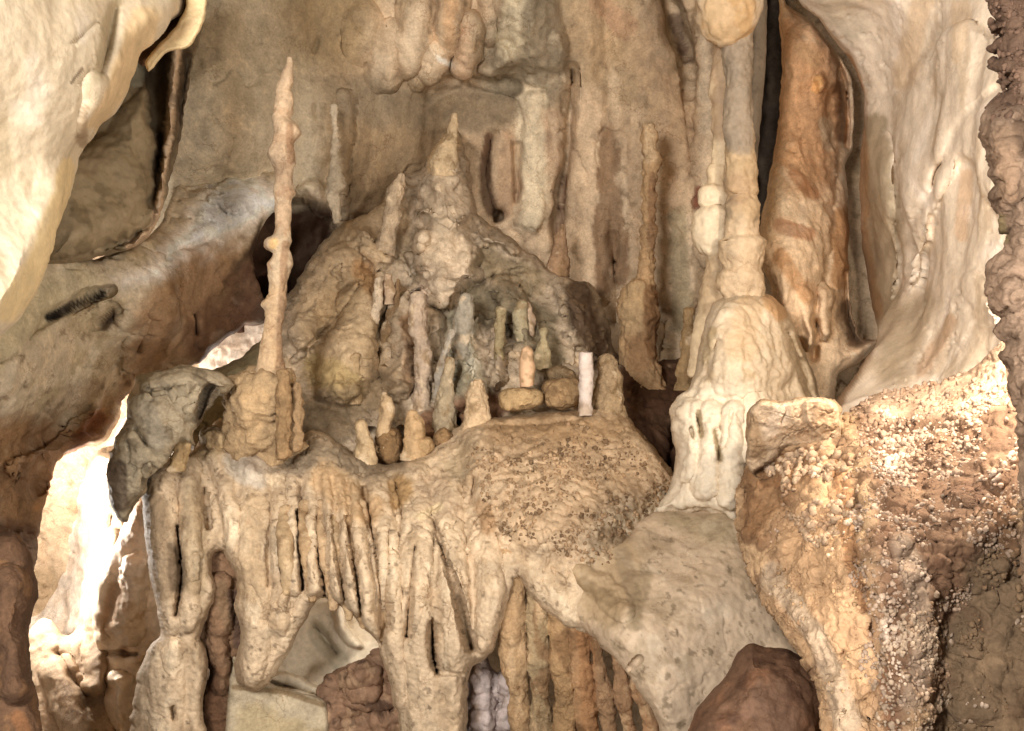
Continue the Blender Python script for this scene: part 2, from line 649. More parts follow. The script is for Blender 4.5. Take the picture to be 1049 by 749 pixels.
def nodules(name, area, ctrl_obj, n, rpx, base, cols=(), parent=None, mat='popcorn', dens=None, seed=1, flat=0.8):
    """rounded coral nodules seated on the surface of ctrl_obj inside a traced area"""
    r_ = np.random.default_rng(seed)
    me = ctrl_obj.data
    V = np.empty(len(me.vertices) * 3, np.float32)
    me.vertices.foreach_get('co', V)
    Nn = np.empty(len(me.vertices) * 3, np.float32)
    me.vertices.foreach_get('normal', Nn)
    org = np.array(ctrl_obj.matrix_basis.translation)
    if ctrl_obj.parent is not None:
        org = org + np.array(ctrl_obj.parent.location)
    V = V.reshape(-1, 3).astype(float) + org
    Nn = Nn.reshape(-1, 3).astype(float)
    Pp = np.column_stack([CX + F * V[:, 0] / V[:, 1], CY - F * (V[:, 2] - CZ) / V[:, 1]])
    sd, _ = polysd(Pp, catmull(area, True, 10.0))
    cl = fbm(V * 6 + seed, 3)
    cand = np.where((sd + cl * 30 > 0) & (Nn[:, 1] < 0.35) & (cl > (-0.12 if dens is None else dens)))[0]
    if len(cand) == 0:
        return None
    pick = r_.choice(cand, min(n, len(cand)), replace=False)
    # unit sphere, rough
    nu, nv = 8, 6
    uv = []
    for j in range(nv):
        a = math.pi * (j + 0.5) / nv
        for i in range(nu):
            b = 2 * math.pi * (i + 0.5 * (j % 2)) / nu
            uv.append((math.sin(a) * math.cos(b), math.sin(a) * math.sin(b), math.cos(a)))
    uv = np.array(uv + [(0, 0, 1), (0, 0, -1)])
    fs = []
    for j in range(nv - 1):
        for i in range(nu):
            fs.append((j * nu + i, (j + 1) * nu + i, (j + 1) * nu + (i + 1) % nu, j * nu + (i + 1) % nu))
    for i in range(0, nu, 2):
        fs.append((nv * nu, i, (i + 1) % nu, (i + 2) % nu))
        fs.append((nv * nu + 1, (nv - 1) * nu + (i + 2) % nu, (nv - 1) * nu + (i + 1) % nu, (nv - 1) * nu + i))
    fs = np.array(fs)
    m = len(pick)
    rad = (rpx[0] + (rpx[1] - rpx[0]) * r_.random(m) ** 3.2) * V[pick, 1] / F
    ctr = V[pick] + Nn[pick] * rad[:, None] * 0.12
    sc = rad[:, None] * (0.75 + 0.5 * r_.random((m, 3)))
    VV = ctr[:, None, :] + uv[None] * sc[:, None, :]
    VV = VV.reshape(-1, 3)
    QQ = (fs[None] + (np.arange(m) * len(uv))[:, None, None]).reshape(-1, 4)
    nn = np.tile(uv, (m, 1))
    VV = VV + nn * (fbm(VV * 60, 2) * np.repeat(rad, len(uv)) * 0.8)[:, None]
    C = paint(VV, base, cols, 3.0)
    tint = np.repeat(0.7 + 0.5 * r_.random(m), len(uv))[:, None]
    o = link(name, VV, QQ, np.clip(C * tint, 0, 0.9), MATS[mat], parent)
    return o


rock_mat('rock', bump=0.36, rough=0.74, mott=1.0, vein=0.65)
rock_mat('smooth', bump=0.2, rough=0.62, mott=0.55, fine=45, spec=0.3, vein=0.35)
rock_mat('coarse', bump=0.55, rough=0.9, mott=1.1, fine=80, pit=0.3, vein=0.5)
rock_mat('popcorn', bump=0.5, rough=0.75, mott=0.8, fine=110)

# ================================================================== the setting
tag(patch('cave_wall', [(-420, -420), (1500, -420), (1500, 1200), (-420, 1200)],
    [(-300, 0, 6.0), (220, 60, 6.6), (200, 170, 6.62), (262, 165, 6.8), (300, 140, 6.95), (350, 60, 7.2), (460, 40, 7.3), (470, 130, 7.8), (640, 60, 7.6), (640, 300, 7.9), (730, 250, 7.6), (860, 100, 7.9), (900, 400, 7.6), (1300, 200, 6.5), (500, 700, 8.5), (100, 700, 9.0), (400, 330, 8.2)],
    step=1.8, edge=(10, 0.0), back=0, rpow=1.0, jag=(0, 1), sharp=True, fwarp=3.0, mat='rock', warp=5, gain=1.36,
    feats=[
        # knobbly stubs, top centre
        ('r', [(372, 20, 20, 0.124), (368, 50, 14, 0.087)]), ('r', [(397, 40, 15, 0.112), (392, 80, 13, 0.124)]),
        ('r', [(428, 10, 18, 0.186), (420, 60, 14, 0.174), (424, 84, 9, 0.074)]), ('r', [(460, -10, 16, 0.211), (462, 30, 14, 0.211), (458, 48, 7, 0.124)]),
        ('r', [(484, 28, 10, 0.211), (478, 60, 10, 0.223), (474, 80, 8, 0.155)]), ('r', [(505, -20, 14, 0.124), (503, 40, 12, 0.155)]),
        ('r', [(445, 55, 10, 0.155), (440, 78, 8, 0.124)]),
        ('r', [(538, -40, 36, 0.384), (545, 30, 42, 0.384), (548, 52, 36, 0.310)]), ('r', [(520, 60, 22, 0.279), (506, 74, 16, 0.186)]), ('r', [(574, 40, 16, 0.310), (570, 62, 18, 0.248)]),
        ('p', [(255, 215), (300, 205), (345, 215), (335, 260), (300, 320), (262, 340), (240, 300)], -.6, 10), ('r', [(318, 196, 12, .2), (340, 204, 12, .22)]), ('r', [(330, 212, 8, .2)]),
        # right half: hanging panels and flutes
        ('r', [(600, -40, 34, 0.155), (600, 60, 31, 0.136), (606, 200, 29, 0.136), (604, 290, 26, 0.124)]),
        ('r', [(640, -40, 34, 0.112), (660, 60, 44, 0.155), (680, 160, 39, 0.136), (690, 300, 29, 0.124)]),
        ('r', [(545, 100, 23, 0.136), (545, 180, 23, 0.155), (545, 226, 21, 0.186)]),
        ('r', [(568, 95, 18, 0.149), (566, 180, 16, 0.124), (556, 250, 13, 0.062)]),
        ('r', [(520, 138, 18, 0.074), (521, 190, 29, 0.099), (518, 222, 16, 0.074)]),
        ('r', [(642, 140, 16, 0.099), (640, 280, 17, 0.099)]),
        ('r', [(700, 180, 21, 0.112), (705, 290, 18, 0.112), (700, 380, 18, 0.093)]),
        ('r', [(722, 20, 16, 0.186), (726, 140, 17, 0.186), (722, 260, 20, 0.186)]),
        # left part: broad slanting swells
        ('h', [(250, 30, 60, .12), (235, 130, 50, .16)]), ('h', [(330, 100, 34, .12), (320, 180, 26, .1)]),
        ('h', [(410, 150, 40, .10)]), ('h', [(385, 200, 24, .12)]),
        ('c', [(345, 105, 3, .07), (342, 150, 3, .10), (346, 200, 3, .08)]), ('r', [(350, 100, 5, .07), (346, 190, 8, .09), (350, 222, 3, .05)]),
        ('c', [(438, 92, 8, .12), (470, 82, 6, .14), (510, 88, 5, .10), (560, 92, 4, .06)]),
        ('c', [(586, 70, 3.5, .2), (582, 150, 4, .2), (574, 200, 4.5, .25), (572, 260, 4, .2)]),
        ('c', [(529, 150, 3, .14), (529, 205, 3, .14)]), ('c', [(505, 138, 5, .08), (499, 180, 6, .10), (508, 225, 5, .1)]),
        ('c', [(511, 221, 6, .35)]), ('c', [(628, 240, 2, .08), (632, 330, 2.5, .08)]),
        
        ('c', [(682, -10, 7, .30), (694, 30, 8, .4), (706, 62, 5, .25), (708, 98, 4, .15)]),
        ('c', [(753, 75, 4, .25), (756, 100, 5, .3), (752, 125, 3, .2)]),
        ('c', [(790, -60, 20, .35), (791, 60, 16, .35), (784, 160, 14, .35), (774, 238, 9, .3)]),
        ('c', [(326, 40, 2, .06), (322, 52, 2.4, .08)]), ('c', [(267, 42, 3, .03)]), ('c', [(436, 52, 4, .1), (418, 82, 4, .14)]),
        ('c', [(240, 138, 1.5, .04), (232, 162, 1.5, .04)]), ('c', [(382, 0, 3, .06), (396, 30, 3, .06)]),
        ('c', [(322, 108, 2, .06), (323, 120, 2, .06)]),
    ],
    disp=[('soft', .10, 1.3, (1, 1, .45)), ('fbm', .020, 2.2, (1, 1, .4)), ('flute', .010, 7, (1, 1, .1)), ('fbm', .006, 12, (1, 1, .6)), ('crack', .03, 2.2, (1, 1, .5), .035)],
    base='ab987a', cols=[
        ('p', [(150, -60), (350, -60), (340, 60), (345, 120), (345, 220), (260, 320), (120, 320), (170, 120)], 'b3a98e', 25, .9),
        ('p', [(190, 20), (240, 10), (225, 60), (195, 80)], '75633f', 16, .7),
        ('p', [(300, -40), (380, -40), (372, 60), (320, 70), (290, 30)], '8d7a55', 22, .8),
        ('p', [(330, 85), (450, 85), (480, 110), (440, 210), (350, 210)], '8f7c5c', 18, .9),
        ('p', [(340, 85), (420, 88), (400, 130), (350, 120)], '7d7460', 12, .6),
        ('p', [(400, 95), (570, 85), (580, 110), (480, 135), (420, 130)], '776a52', 12, .8),  # shadow under the bulge, put into the wall colour
        ('p', [(540, -60), (590, -60), (592, 60), (560, 90), (500, 95), (492, 60)], '78715c', 14, .75),
        ('s', [(528, 0, 12), (520, 50, 12)], 'b3a98c', .8), ('s', [(450, 60, 3), (462, 66, 3)], 'd8cec4', .8),
        ('s', [(425, 10, 10), (425, 70, 9)], 'b2a285', .7), ('s', [(478, 30, 6), (474, 75, 7)], 'b09676', .8), ('s', [(462, 0, 9), (460, 45, 6)], 'a98960', .8),
        ('p', [(576, -60), (640, -60), (640, 60), (600, 70), (585, 70)], 'a58f6c', 14, .75),
        ('s', [(612, 0, 12), (640, 30, 14)], 'a28263', .6),
        ('s', [(605, 100, 18), (600, 180, 20), (598, 290, 20)], 'b5a182', .95),
        ('p', [(618, 122), (632, 128), (636, 180), (640, 290), (612, 300), (608, 200)], '7f674a', 3, .95),  # dark strip: a cast shadow painted on the wall
        ('s', [(545, 100, 15), (545, 170, 15), (543, 226, 14)], 'bdb193', .95),
        ('s', [(566, 120, 9), (566, 170, 8)], 'a0886c', .6),
        ('s', [(521, 140, 8), (521, 190, 14), (518, 215, 9)], '9f8668', .8), ('s', [(500, 140, 5), (496, 180, 7), (502, 215, 8)], '634c37', .95),  # second stroke: stalagmite shadow left of the oval, painted in
        ('s', [(578, 180, 4), (572, 240, 5)], '6b4e38', .7),
        ('s', [(655, 50, 16), (690, 120, 22), (692, 200, 20)], 'ad9675', .7),
        ('s', [(694, 220, 10), (700, 330, 12)], '8f8466', .8),
        ('s', [(690, 20, 7), (706, 62, 6)], '50382a', .8), ('s', [(716, 195, 5), (712, 210, 5)], '6b2f16', .9),
        ('s', [(724, 20, 8), (724, 130, 9)], 'b8ab90', .7),
        ('s', [(790, -60, 22), (792, 60, 18), (784, 160, 17), (774, 240, 13)], '453c32', .95),  # slit shadow put into the wall colour as dark grey
        ('p', [(240, 222), (300, 214), (345, 218), (330, 270), (300, 330), (262, 350), (230, 340)], '4b3423', 8, 1), ('s', [(320, 198, 7), (345, 206, 6)], 'b5a78c', .8), ('s', [(343, 165, 3), (345, 205, 6)], 'c9bea4', .8),  # dark polygon: shade of the hollow put into the wall colour
        ('n', '86734f', 2.2, .14, .25, .35, (1, 1, .4)), ('n', 'c4b496', 3.1, .22, .2, .45, (1, 1, .35)), ('n', '6a573a', 9, .34, .12, .4),
    ]), label='back wall of the cave, grey-green to tan rock hung with flutes and stubs', kind='structure')

V4 = [(-9, -1.5, -0.9), (9, -1.5, -0.9), (9, 11, -0.9), (-9, 11, -0.9)]
me = bpy.data.meshes.new('cave_floor')
gx, gy = np.meshgrid(np.linspace(-9, 9, 90), np.linspace(-3, 12, 75))
VV = np.column_stack([gx.ravel(), gy.ravel(), np.full(gx.size, -0.9)])
ii = (np.arange(74)[:, None] * 90 + np.arange(89)[None, :]).ravel()
QQ = np.column_stack([ii, ii + 1, ii + 91, ii + 90])
VV[:, 2] += .25 * fbm(VV * .8 + 4, 4)
tag(link('cave_floor', VV, QQ, np.tile(lin('7a664c'), (len(VV), 1)), MATS['coarse']), label='brown clay floor of the cave', kind='structure')
V2_ = VV.copy(); V2_[:, 2] = 7.0 - .12 * (V2_[:, 1] - 3) ** 2 * .2 + .5 * fbm(VV * .7 + 14, 4)
tag(link('cave_ceiling', V2_, QQ[:, ::-1], np.tile(lin('9a8a70'), (len(VV), 1)), MATS['rock']), label='rough rock ceiling of the cave', kind='structure')

# ---- passage seen through the opening at lower left
tag(patch('passage_wall', [(-120, 360), (60, 380), (300, 300), (330, 420), (300, 900), (-120, 900)],
    [(20, 420, 8.3), (110, 430, 7.9), (60, 600, 8.6), (140, 600, 7.6), (240, 360, 7.7), (60, 740, 7.8)], step=2.2, edge=(20, .2), back=.2,
    feats=[('r', [(105, 470, 12, .25), (95, 560, 20, .35), (80, 640, 16, .2)]), ('r', [(128, 520, 14, .2), (122, 620, 16, .3)]), ('c', [(112, 560, 5, .2), (100, 640, 5, .2)]),
           ('h', [(210, 345, 30, .2)])],
    disp=[('fbm', .05, 2.0), ('fbm', .01, 9), ('crack', .03, 3, (1, 1, .5), .03)],
    base='e0d6c4', cols=[('s', [(110, 500, 7), (85, 560, 7)], 'b8a58c', .5), ('n', 'c7b296', 5, .15, .2, .5)]),
    label='pale far wall of the side passage', kind='structure')

# ================================================================== left side
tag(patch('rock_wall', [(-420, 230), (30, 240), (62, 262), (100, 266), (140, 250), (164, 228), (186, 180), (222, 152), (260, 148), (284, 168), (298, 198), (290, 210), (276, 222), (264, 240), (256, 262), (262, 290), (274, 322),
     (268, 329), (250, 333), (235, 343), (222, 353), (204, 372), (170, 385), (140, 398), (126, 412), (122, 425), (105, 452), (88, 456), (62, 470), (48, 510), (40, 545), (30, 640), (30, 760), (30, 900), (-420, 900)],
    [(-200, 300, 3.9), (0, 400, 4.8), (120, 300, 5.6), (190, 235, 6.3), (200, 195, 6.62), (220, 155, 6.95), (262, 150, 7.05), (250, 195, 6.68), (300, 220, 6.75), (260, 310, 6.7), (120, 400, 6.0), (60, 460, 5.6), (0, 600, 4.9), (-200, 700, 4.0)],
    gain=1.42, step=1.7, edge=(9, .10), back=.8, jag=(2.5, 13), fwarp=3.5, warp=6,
    feats=[('c', [(28, 348, 2.5, .08), (50, 325, 5, .09), (75, 314, 6, .10), (100, 302, 5, .08), (115, 297, 3, .14)]),
           ('c', [(105, 334, 6, .10), (116, 322, 7, .12)]), ('c', [(199, 322, 2.5, .12), (201, 342, 3, .14)]),
           ('h', [(150, 300, 40, .10)]), ('h', [(60, 420, 40, .14)]), ('r', [(170, 330, 22, .14), (140, 380, 20, .12)]),
           
           ('c', [(85, 470, 4, .10), (70, 480, 6, .12), (45, 500, 5, .1)]), ('c', [(155, 325, 4, .07), (140, 360, 4, .07)]),
           ('c', [(0, 372, 2, .06), (14, 364, 2, .05)]), ('h', [(240, 205, 26, .14)]), ('h', [(205, 250, 26, .10)]),
           ('r', [(20, 480, 16, .14), (60, 455, 10, .12), (100, 420, 9, .12)]), ('c', [(120, 250, 4, .05), (165, 262, 4, .07), (215, 245, 5, .07)]),
           ('p', [(-60, 530), (20, 540), (36, 560), (36, 800), (-60, 800)], .3, 14)],
    disp=[('soft', .08, 1.4), ('fbm', .04, 2.6, (1, 1, .8)), ('fbm', .010, 10), ('crack', .035, 2.2, (.7, 1, 1.2), .03)],
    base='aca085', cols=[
        ('p', [(185, 245), (220, 190), (250, 170), (285, 190), (300, 215), (262, 225), (215, 262), (150, 285), (120, 290)], 'cdcbc2', 14, .95),
        ('p', [(-100, 300), (30, 280), (100, 285), (60, 320), (20, 360), (-100, 420)], 'a9a07f', 14, .8),
        ('p', [(160, 290), (230, 250), (270, 250), (250, 300), (280, 330), (225, 370), (140, 390), (110, 440), (95, 450), (130, 370)], '886b49', 14, .85),
        ('p', [(240, 262), (265, 235), (300, 215), (340, 225), (310, 280), (285, 335), (255, 335), (230, 345)], '3a291d', 9, .95),  # shade of the hollow painted in as dark brown
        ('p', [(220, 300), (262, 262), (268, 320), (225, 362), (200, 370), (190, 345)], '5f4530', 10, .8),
        ('p', [(-60, 440), (60, 430), (110, 420), (125, 430), (70, 500), (40, 560), (-60, 640)], '83643f', 14, .9),
        ('s', [(100, 430, 10), (75, 465, 7), (50, 500, 6)], '764c30', .8), ('s', [(62, 480, 5), (40, 520, 5)], 'a67c44', .6),
        ('p', [(-60, 520), (26, 535), (44, 560), (44, 800), (-60, 800)], '59402a', 10, .95),
        ('s', [(50, 325, 5), (78, 313, 6), (105, 300, 5)], '1c140e', 1), ('s', [(106, 334, 5), (116, 322, 5)], '3a2717', .85),  # first stroke: shade inside the gash painted near-black
        ('s', [(170, 380, 3), (125, 412, 4)], '6a3b20', .7),
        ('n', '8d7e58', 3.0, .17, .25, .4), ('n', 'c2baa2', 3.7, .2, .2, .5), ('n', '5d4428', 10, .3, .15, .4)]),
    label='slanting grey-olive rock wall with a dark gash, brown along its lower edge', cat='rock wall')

tag(patch('rock_slab', [(40, 110), (110, 40), (150, 20), (185, -20), (200, -80), (214, -80), (209, 20), (200, 58), (192, 95), (187, 130), (179, 165), (169, 205), (152, 244), (118, 260), (60, 270), (20, 262)],
    [(60, 250, 5.0), (170, 230, 5.5), (130, 100, 5.6), (210, 40, 5.9)], step=1.6, edge=(10, .2), back=.4, fwarp=3,
    feats=[('d', [(45, 130), (85, 152), (120, 120), (150, 90), (158, 110), (160, 180), (155, 225), (120, 252), (50, 262)], .25, 34),
           ('c', [(160, 60, 12, .28), (164, 120, 9, .22), (160, 190, 6, .14), (140, 225, 6, .08)]),
           ('r', [(182, 50, 4, .16), (176, 95, 4.5, .2), (171, 150, 4, .2), (164, 200, 4, .18), (156, 234, 4, .16), (132, 252, 4, .12), (100, 262, 4, .08)]),
           ('c', [(190, 60, 7, .18), (184, 130, 6, .12), (176, 170, 5, .06)])],
    disp=[('fbm', .03, 4), ('fbm', .012, 14)], base='9a8c6c',
    cols=[('p', [(120, 60), (215, -20), (190, 90), (188, 140), (172, 190), (160, 190), (160, 110), (140, 90), (100, 130), (90, 150)], '5b4a35', 8, .8),
          ('s', [(136, 80, 10), (145, 60, 8)], '83836f', .8),
          ('s', [(182, 50, 4), (176, 95, 4.5), (171, 150, 4), (164, 200, 4), (156, 234, 4), (132, 252, 4)], 'd0b996', .95),
          ('s', [(90, 170, 12), (105, 155, 10)], '9c8a68', .6), ('n', '6f6244', 6, .1, .2, .5)], mat='smooth'),
    label='rounded olive-brown rock face with a thin pale rim, tucked under the cream overhang', cat='rock face')

ov = tag(patch('rock_overhang', [(-520, -420), (240, -420), (196, -60), (189, 0), (186, 14), (168, 27), (152, 46), (141, 55), (139, 68), (133, 84), (127, 98), (117, 116), (103, 127), (95, 140), (86, 151), (81, 162), (78, 180), (70, 210), (58, 240), (50, 268), (38, 298), (20, 326), (0, 345), (-60, 400), (-520, 480)],
    [(-300, 0, 2.5), (0, 0, 3.2), (0, 300, 3.2), (120, 60, 3.9), (60, 200, 3.75), (190, -10, 4.4)], step=1.5, gain=.92, edge=(26, .35), back=.5, jag=(1.5, 12), fwarp=3,
    feats=[('c', [(118, 10, 5, .05), (108, 50, 7, .07), (100, 78, 5, .05)]), ('c', [(92, 25, 2, .03), (72, 45, 2, .03)]), ('c', [(84, 70, 2.2, .05), (74, 84, 2.2, .04)]),
           ('h', [(50, 200, 30, .08), (20, 300, 30, .06)]), ('r', [(95, 90, 12, .06), (88, 130, 10, .05)]), ('h', [(40, 60, 60, .06)]), ('h', [(150, 20, 18, .05)])],
    disp=[('soft', .06, 1.6, (1, 1, .6)), ('fbm', .012, 4, (1, 1, .5)), ('fbm', .003, 20)], base='d3c7a9', mat='smooth',
    cols=[('s', [(70, 170, 8), (58, 215, 12), (38, 270, 14), (10, 320, 12)], 'dfca92', .8), ('s', [(118, 5, 8), (108, 45, 9), (98, 80, 6)], 'aea17e', .75),
          ('s', [(150, 20, 16), (125, 85, 14), (98, 125, 8)], 'd9bf8c', .75), ('s', [(86, 110, 5), (84, 145, 6)], '8b6d44', .6),
          ('s', [(84, 70, 1.6), (73, 85, 1.6)], '6a5236', .8), ('s', [(85, 35, 1.2), (72, 45, 1.2)], '80684a', .6), ('n', 'b7a987', 4, .18, .25, .6, (1, 1, .5)), ('n', 'e2dac6', 3, .2, .25, .5)]),
    label='big smooth cream rock overhang bulging in at the upper left corner', cat='overhang')
patch('rock_lip', [(216, -90), (212, 0), (209, 22), (200, 40), (190, 50), (172, 53), (163, 62), (152, 74), (148, 64), (158, 50), (170, 38), (180, 26), (190, 8), (194, -90)],
    [(200, 0, 4.55), (150, 60, 4.4)], step=1.2, edge=(4, .04), back=.15, jag=(1.2, 9), disp=[('fbm', .015, 9)], base='dbc793', mat='smooth',
    cols=[('s', [(160, 50, 6), (200, 20, 4)], 'c9b184', .6)], parent=ov)
patch('rock_seam', [(150, -90), (215, -90), (208, 0), (190, 30), (168, 48), (158, 62), (146, 70), (138, 62), (140, 50), (155, 40), (172, 24), (184, 8)],
    [(190, 0, 4.75), (150, 60, 4.6)], step=1.6, edge=(8, .1), back=.15, disp=[('fbm', .02, 9)], base='6e5236', parent=ov)

# ================================================================== right side
tag(patch('orange_rock_face', [(792, -80), (800, -20), (806, 4), (828, 18), (846, 40), (862, 62), (872, 78), (875, 110), (874, 150), (866, 168), (869, 220), (870, 300), (880, 345), (900, 350), (880, 372), (858, 385), (850, 420), (800, 420), (800, 330), (778, 262), (779, 232), (787, 190), (794, 150), (799, 100), (801, 60)],
    [(830, 40, 6.9), (800, 250, 6.6), (860, 150, 7.2), (830, 400, 6.5)], step=1.5, edge=(12, .25), back=.4, jag=(2, 10), fwarp=3,
    feats=[('r', [(832, 50, 30, .2), (826, 150, 34, .26), (815, 240, 36, .3), (815, 320, 26, .25)]), ('c', [(858, 60, 4, .2), (867, 95, 5, .25), (867, 150, 4, .2)]),
           ('r', [(838, 80, 7, .30), (838, 88, 8, .32)]), ('c', [(852, 100, 6, .08), (852, 150, 5, .06)]),
           ('r', [(820, 300, 14, .3), (832, 352, 8, .3)]), ('r', [(846, 300, 10, .25), (844, 340, 7, .2)]), ('r', [(808, 270, 12, .3), (806, 310, 8, .28)]),
           ('c', [(838, 330, 3, .15), (834, 365, 4, .2)]), ('c', [(866, 280, 4, .15), (868, 320, 6, .25), (876, 345, 8, .3)]), ('h', [(812, 200, 14, .05)])],
    disp=[('fbm', .025, 4, (1, 1, .5)), ('fbm', .008, 14), ('fbm', .004, 40), ('flute', .006, 12, (1, 1, .1))], gain=1.32, base='cbb08c',
    cols=[('p', [(780, 150), (800, 140), (850, 180), (850, 240), (870, 300), (850, 420), (800, 420), (770, 240)], 'cdb590', 14, .9),
          ('p', [(800, 20), (850, 60), (862, 110), (850, 190), (830, 200), (790, 170), (800, 100)], 'b58b5c', 14, .75),
          ('s', [(822, 50, 8), (835, 62, 8)], 'b99a70', .7), ('s', [(838, 82, 6), (836, 90, 5)], 'cb9f5e', .8), ('s', [(845, 125, 6), (850, 150, 6)], 'b9a888', .75),
          ('s', [(795, 170, 5), (815, 185, 6)], 'cdb897', .6), ('s', [(826, 210, 5), (822, 232, 5)], 'cdb897', .7), ('s', [(800, 200, 6), (805, 215, 6)], 'd1bf9f', .5),
          ('s', [(812, 178, 6), (835, 200, 6)], '9c6a3c', .6), ('s', [(800, 232, 8), (830, 240, 6)], '9c6234', .55),
          ('s', [(800, 265, 10), (825, 300, 10)], 'b08048', .6), ('s', [(862, 220, 9), (862, 290, 9)], 'a67c4a', .8), ('s', [(868, 320, 12), (880, 345, 12)], '5d442b', .8),
          ('s', [(858, 90, 7), (862, 140, 8)], '7d5835', .7), ('n', 'd2c0a0', 7, .28, .12, .6), ('n', '96683c', 5, .26, .2, .4)]),
    label='tall orange-brown rock face with pale flaking patches beside the dark slit', cat='rock face')

tag(patch('pale_rock_wall', [(800, -420), (806, -60), (818, 0), (840, 22), (856, 42), (872, 66), (884, 88), (886, 120), (882, 160), (880, 200), (882, 250), (892, 300), (898, 345), (890, 365), (866, 398), (850, 440), (1000, 560), (1300, 560), (1500, 300), (1500, -420)],
    [(830, 0, 6.1), (890, 100, 6.4), (890, 300, 6.6), (930, 200, 5.8), (930, 380, 5.2), (1000, 100, 4.9), (1010, 300, 4.5), (1000, 430, 4.1), (1300, 200, 3.4), (880, 400, 5.3), (920, 520, 4.3)],
    step=1.7, edge=(22, .35), back=.5, jag=(2, 12), fwarp=2,
    feats=[('r', [(905, 150, 14, .08), (905, 300, 12, .1)]), ('d', [(935, 70), (950, 40), (990, 20), (1040, 60), (1040, 240), (990, 170), (960, 170), (950, 250), (930, 300), (922, 180), (918, 110)], .16, 12),
           ('c', [(955, 55, 3, 0.030), (944, 75, 2.5, 0.030), (930, 90, 3, 0.035), (926, 120, 3, 0.030)]), ('c', [(1020, 90, 4, 0.040), (985, 120, 4, 0.040), (968, 160, 4, 0.045), (940, 220, 4, 0.040), (926, 250, 3, 0.030)]),
           ('r', [(1030, 90, 7, .10), (990, 118, 8, .12), (975, 160, 8, .12), (955, 205, 7, .1), (935, 240, 7, .10)]), 
           ('c', [(985, 290, 2.5, 0.025), (965, 325, 3, 0.025), (945, 370, 3, 0.030)]),
           ('h', [(860, -20, 40, .2)]), ('c', [(890, 120, 8, 0.025), (898, 260, 10, 0.040)]), ('r', [(922, 100, 6, .08), (924, 130, 8, .08)]),
           ('r', [(1000, 290, 14, .10), (1010, 330, 14, .1)]), ('c', [(960, 100, 2, 0.020), (956, 125, 2, 0.020)]), ('h', [(915, 330, 20, .1), (925, 380, 20, .1)]), ('w', [(900, 385), (940, 350), (985, 300), (1040, 240), (1100, 260), (1060, 450), (900, 470), (880, 420)], .03, 16)],
    disp=[('soft', .07, 2, (1, 1, .5)), ('fbm', .018, 4, (1, 1, .4)), ('crack', .02, 3, (1, 1, .5), .025), ('fbm', .005, 16, (1, 1, .6))], base='ddd2bd', mat='smooth',
    cols=[('s', [(895, 130, 12), (905, 220, 20), (905, 320, 18)], 'a99a7c', .85), ('s', [(880, 100, 5), (884, 160, 6), (884, 240, 8), (896, 320, 9)], 'a88354', .75),
          ('s', [(868, 60, 6), (880, 90, 5)], 'b88a55', .7), ('s', [(945, 0, 12), (925, 80, 12)], 'd5bf9d', .7), ('s', [(850, 0, 16), (880, 30, 14)], 'cfc6b0', .8),
          ('s', [(912, 210, 4), (908, 245, 5)], 'cfc4a8', .6), ('p', [(905, 320), (945, 300), (960, 305), (935, 370), (920, 395), (895, 385)], 'b5a68a', 10, .8),
          ('s', [(990, 180, 8), (985, 240, 7)], 'd0af87', .6), ('s', [(975, 330, 8), (945, 380, 8)], 'bb9a75', .6), ('s', [(985, 10, 10), (980, 60, 6)], 'e0c8a2', .5),
          ('s', [(866, 385, 10), (885, 360, 9), (858, 410, 8)], '8d6f4c', .85), ('n', 'c4b294', 4, .18, .2, .55, (1, 1, .4)), ('n', 'efe8dc', 3, .2, .25, .4)]),
    label='smooth cream-white rock wall, brightly lit, filling the upper right', cat='rock wall')

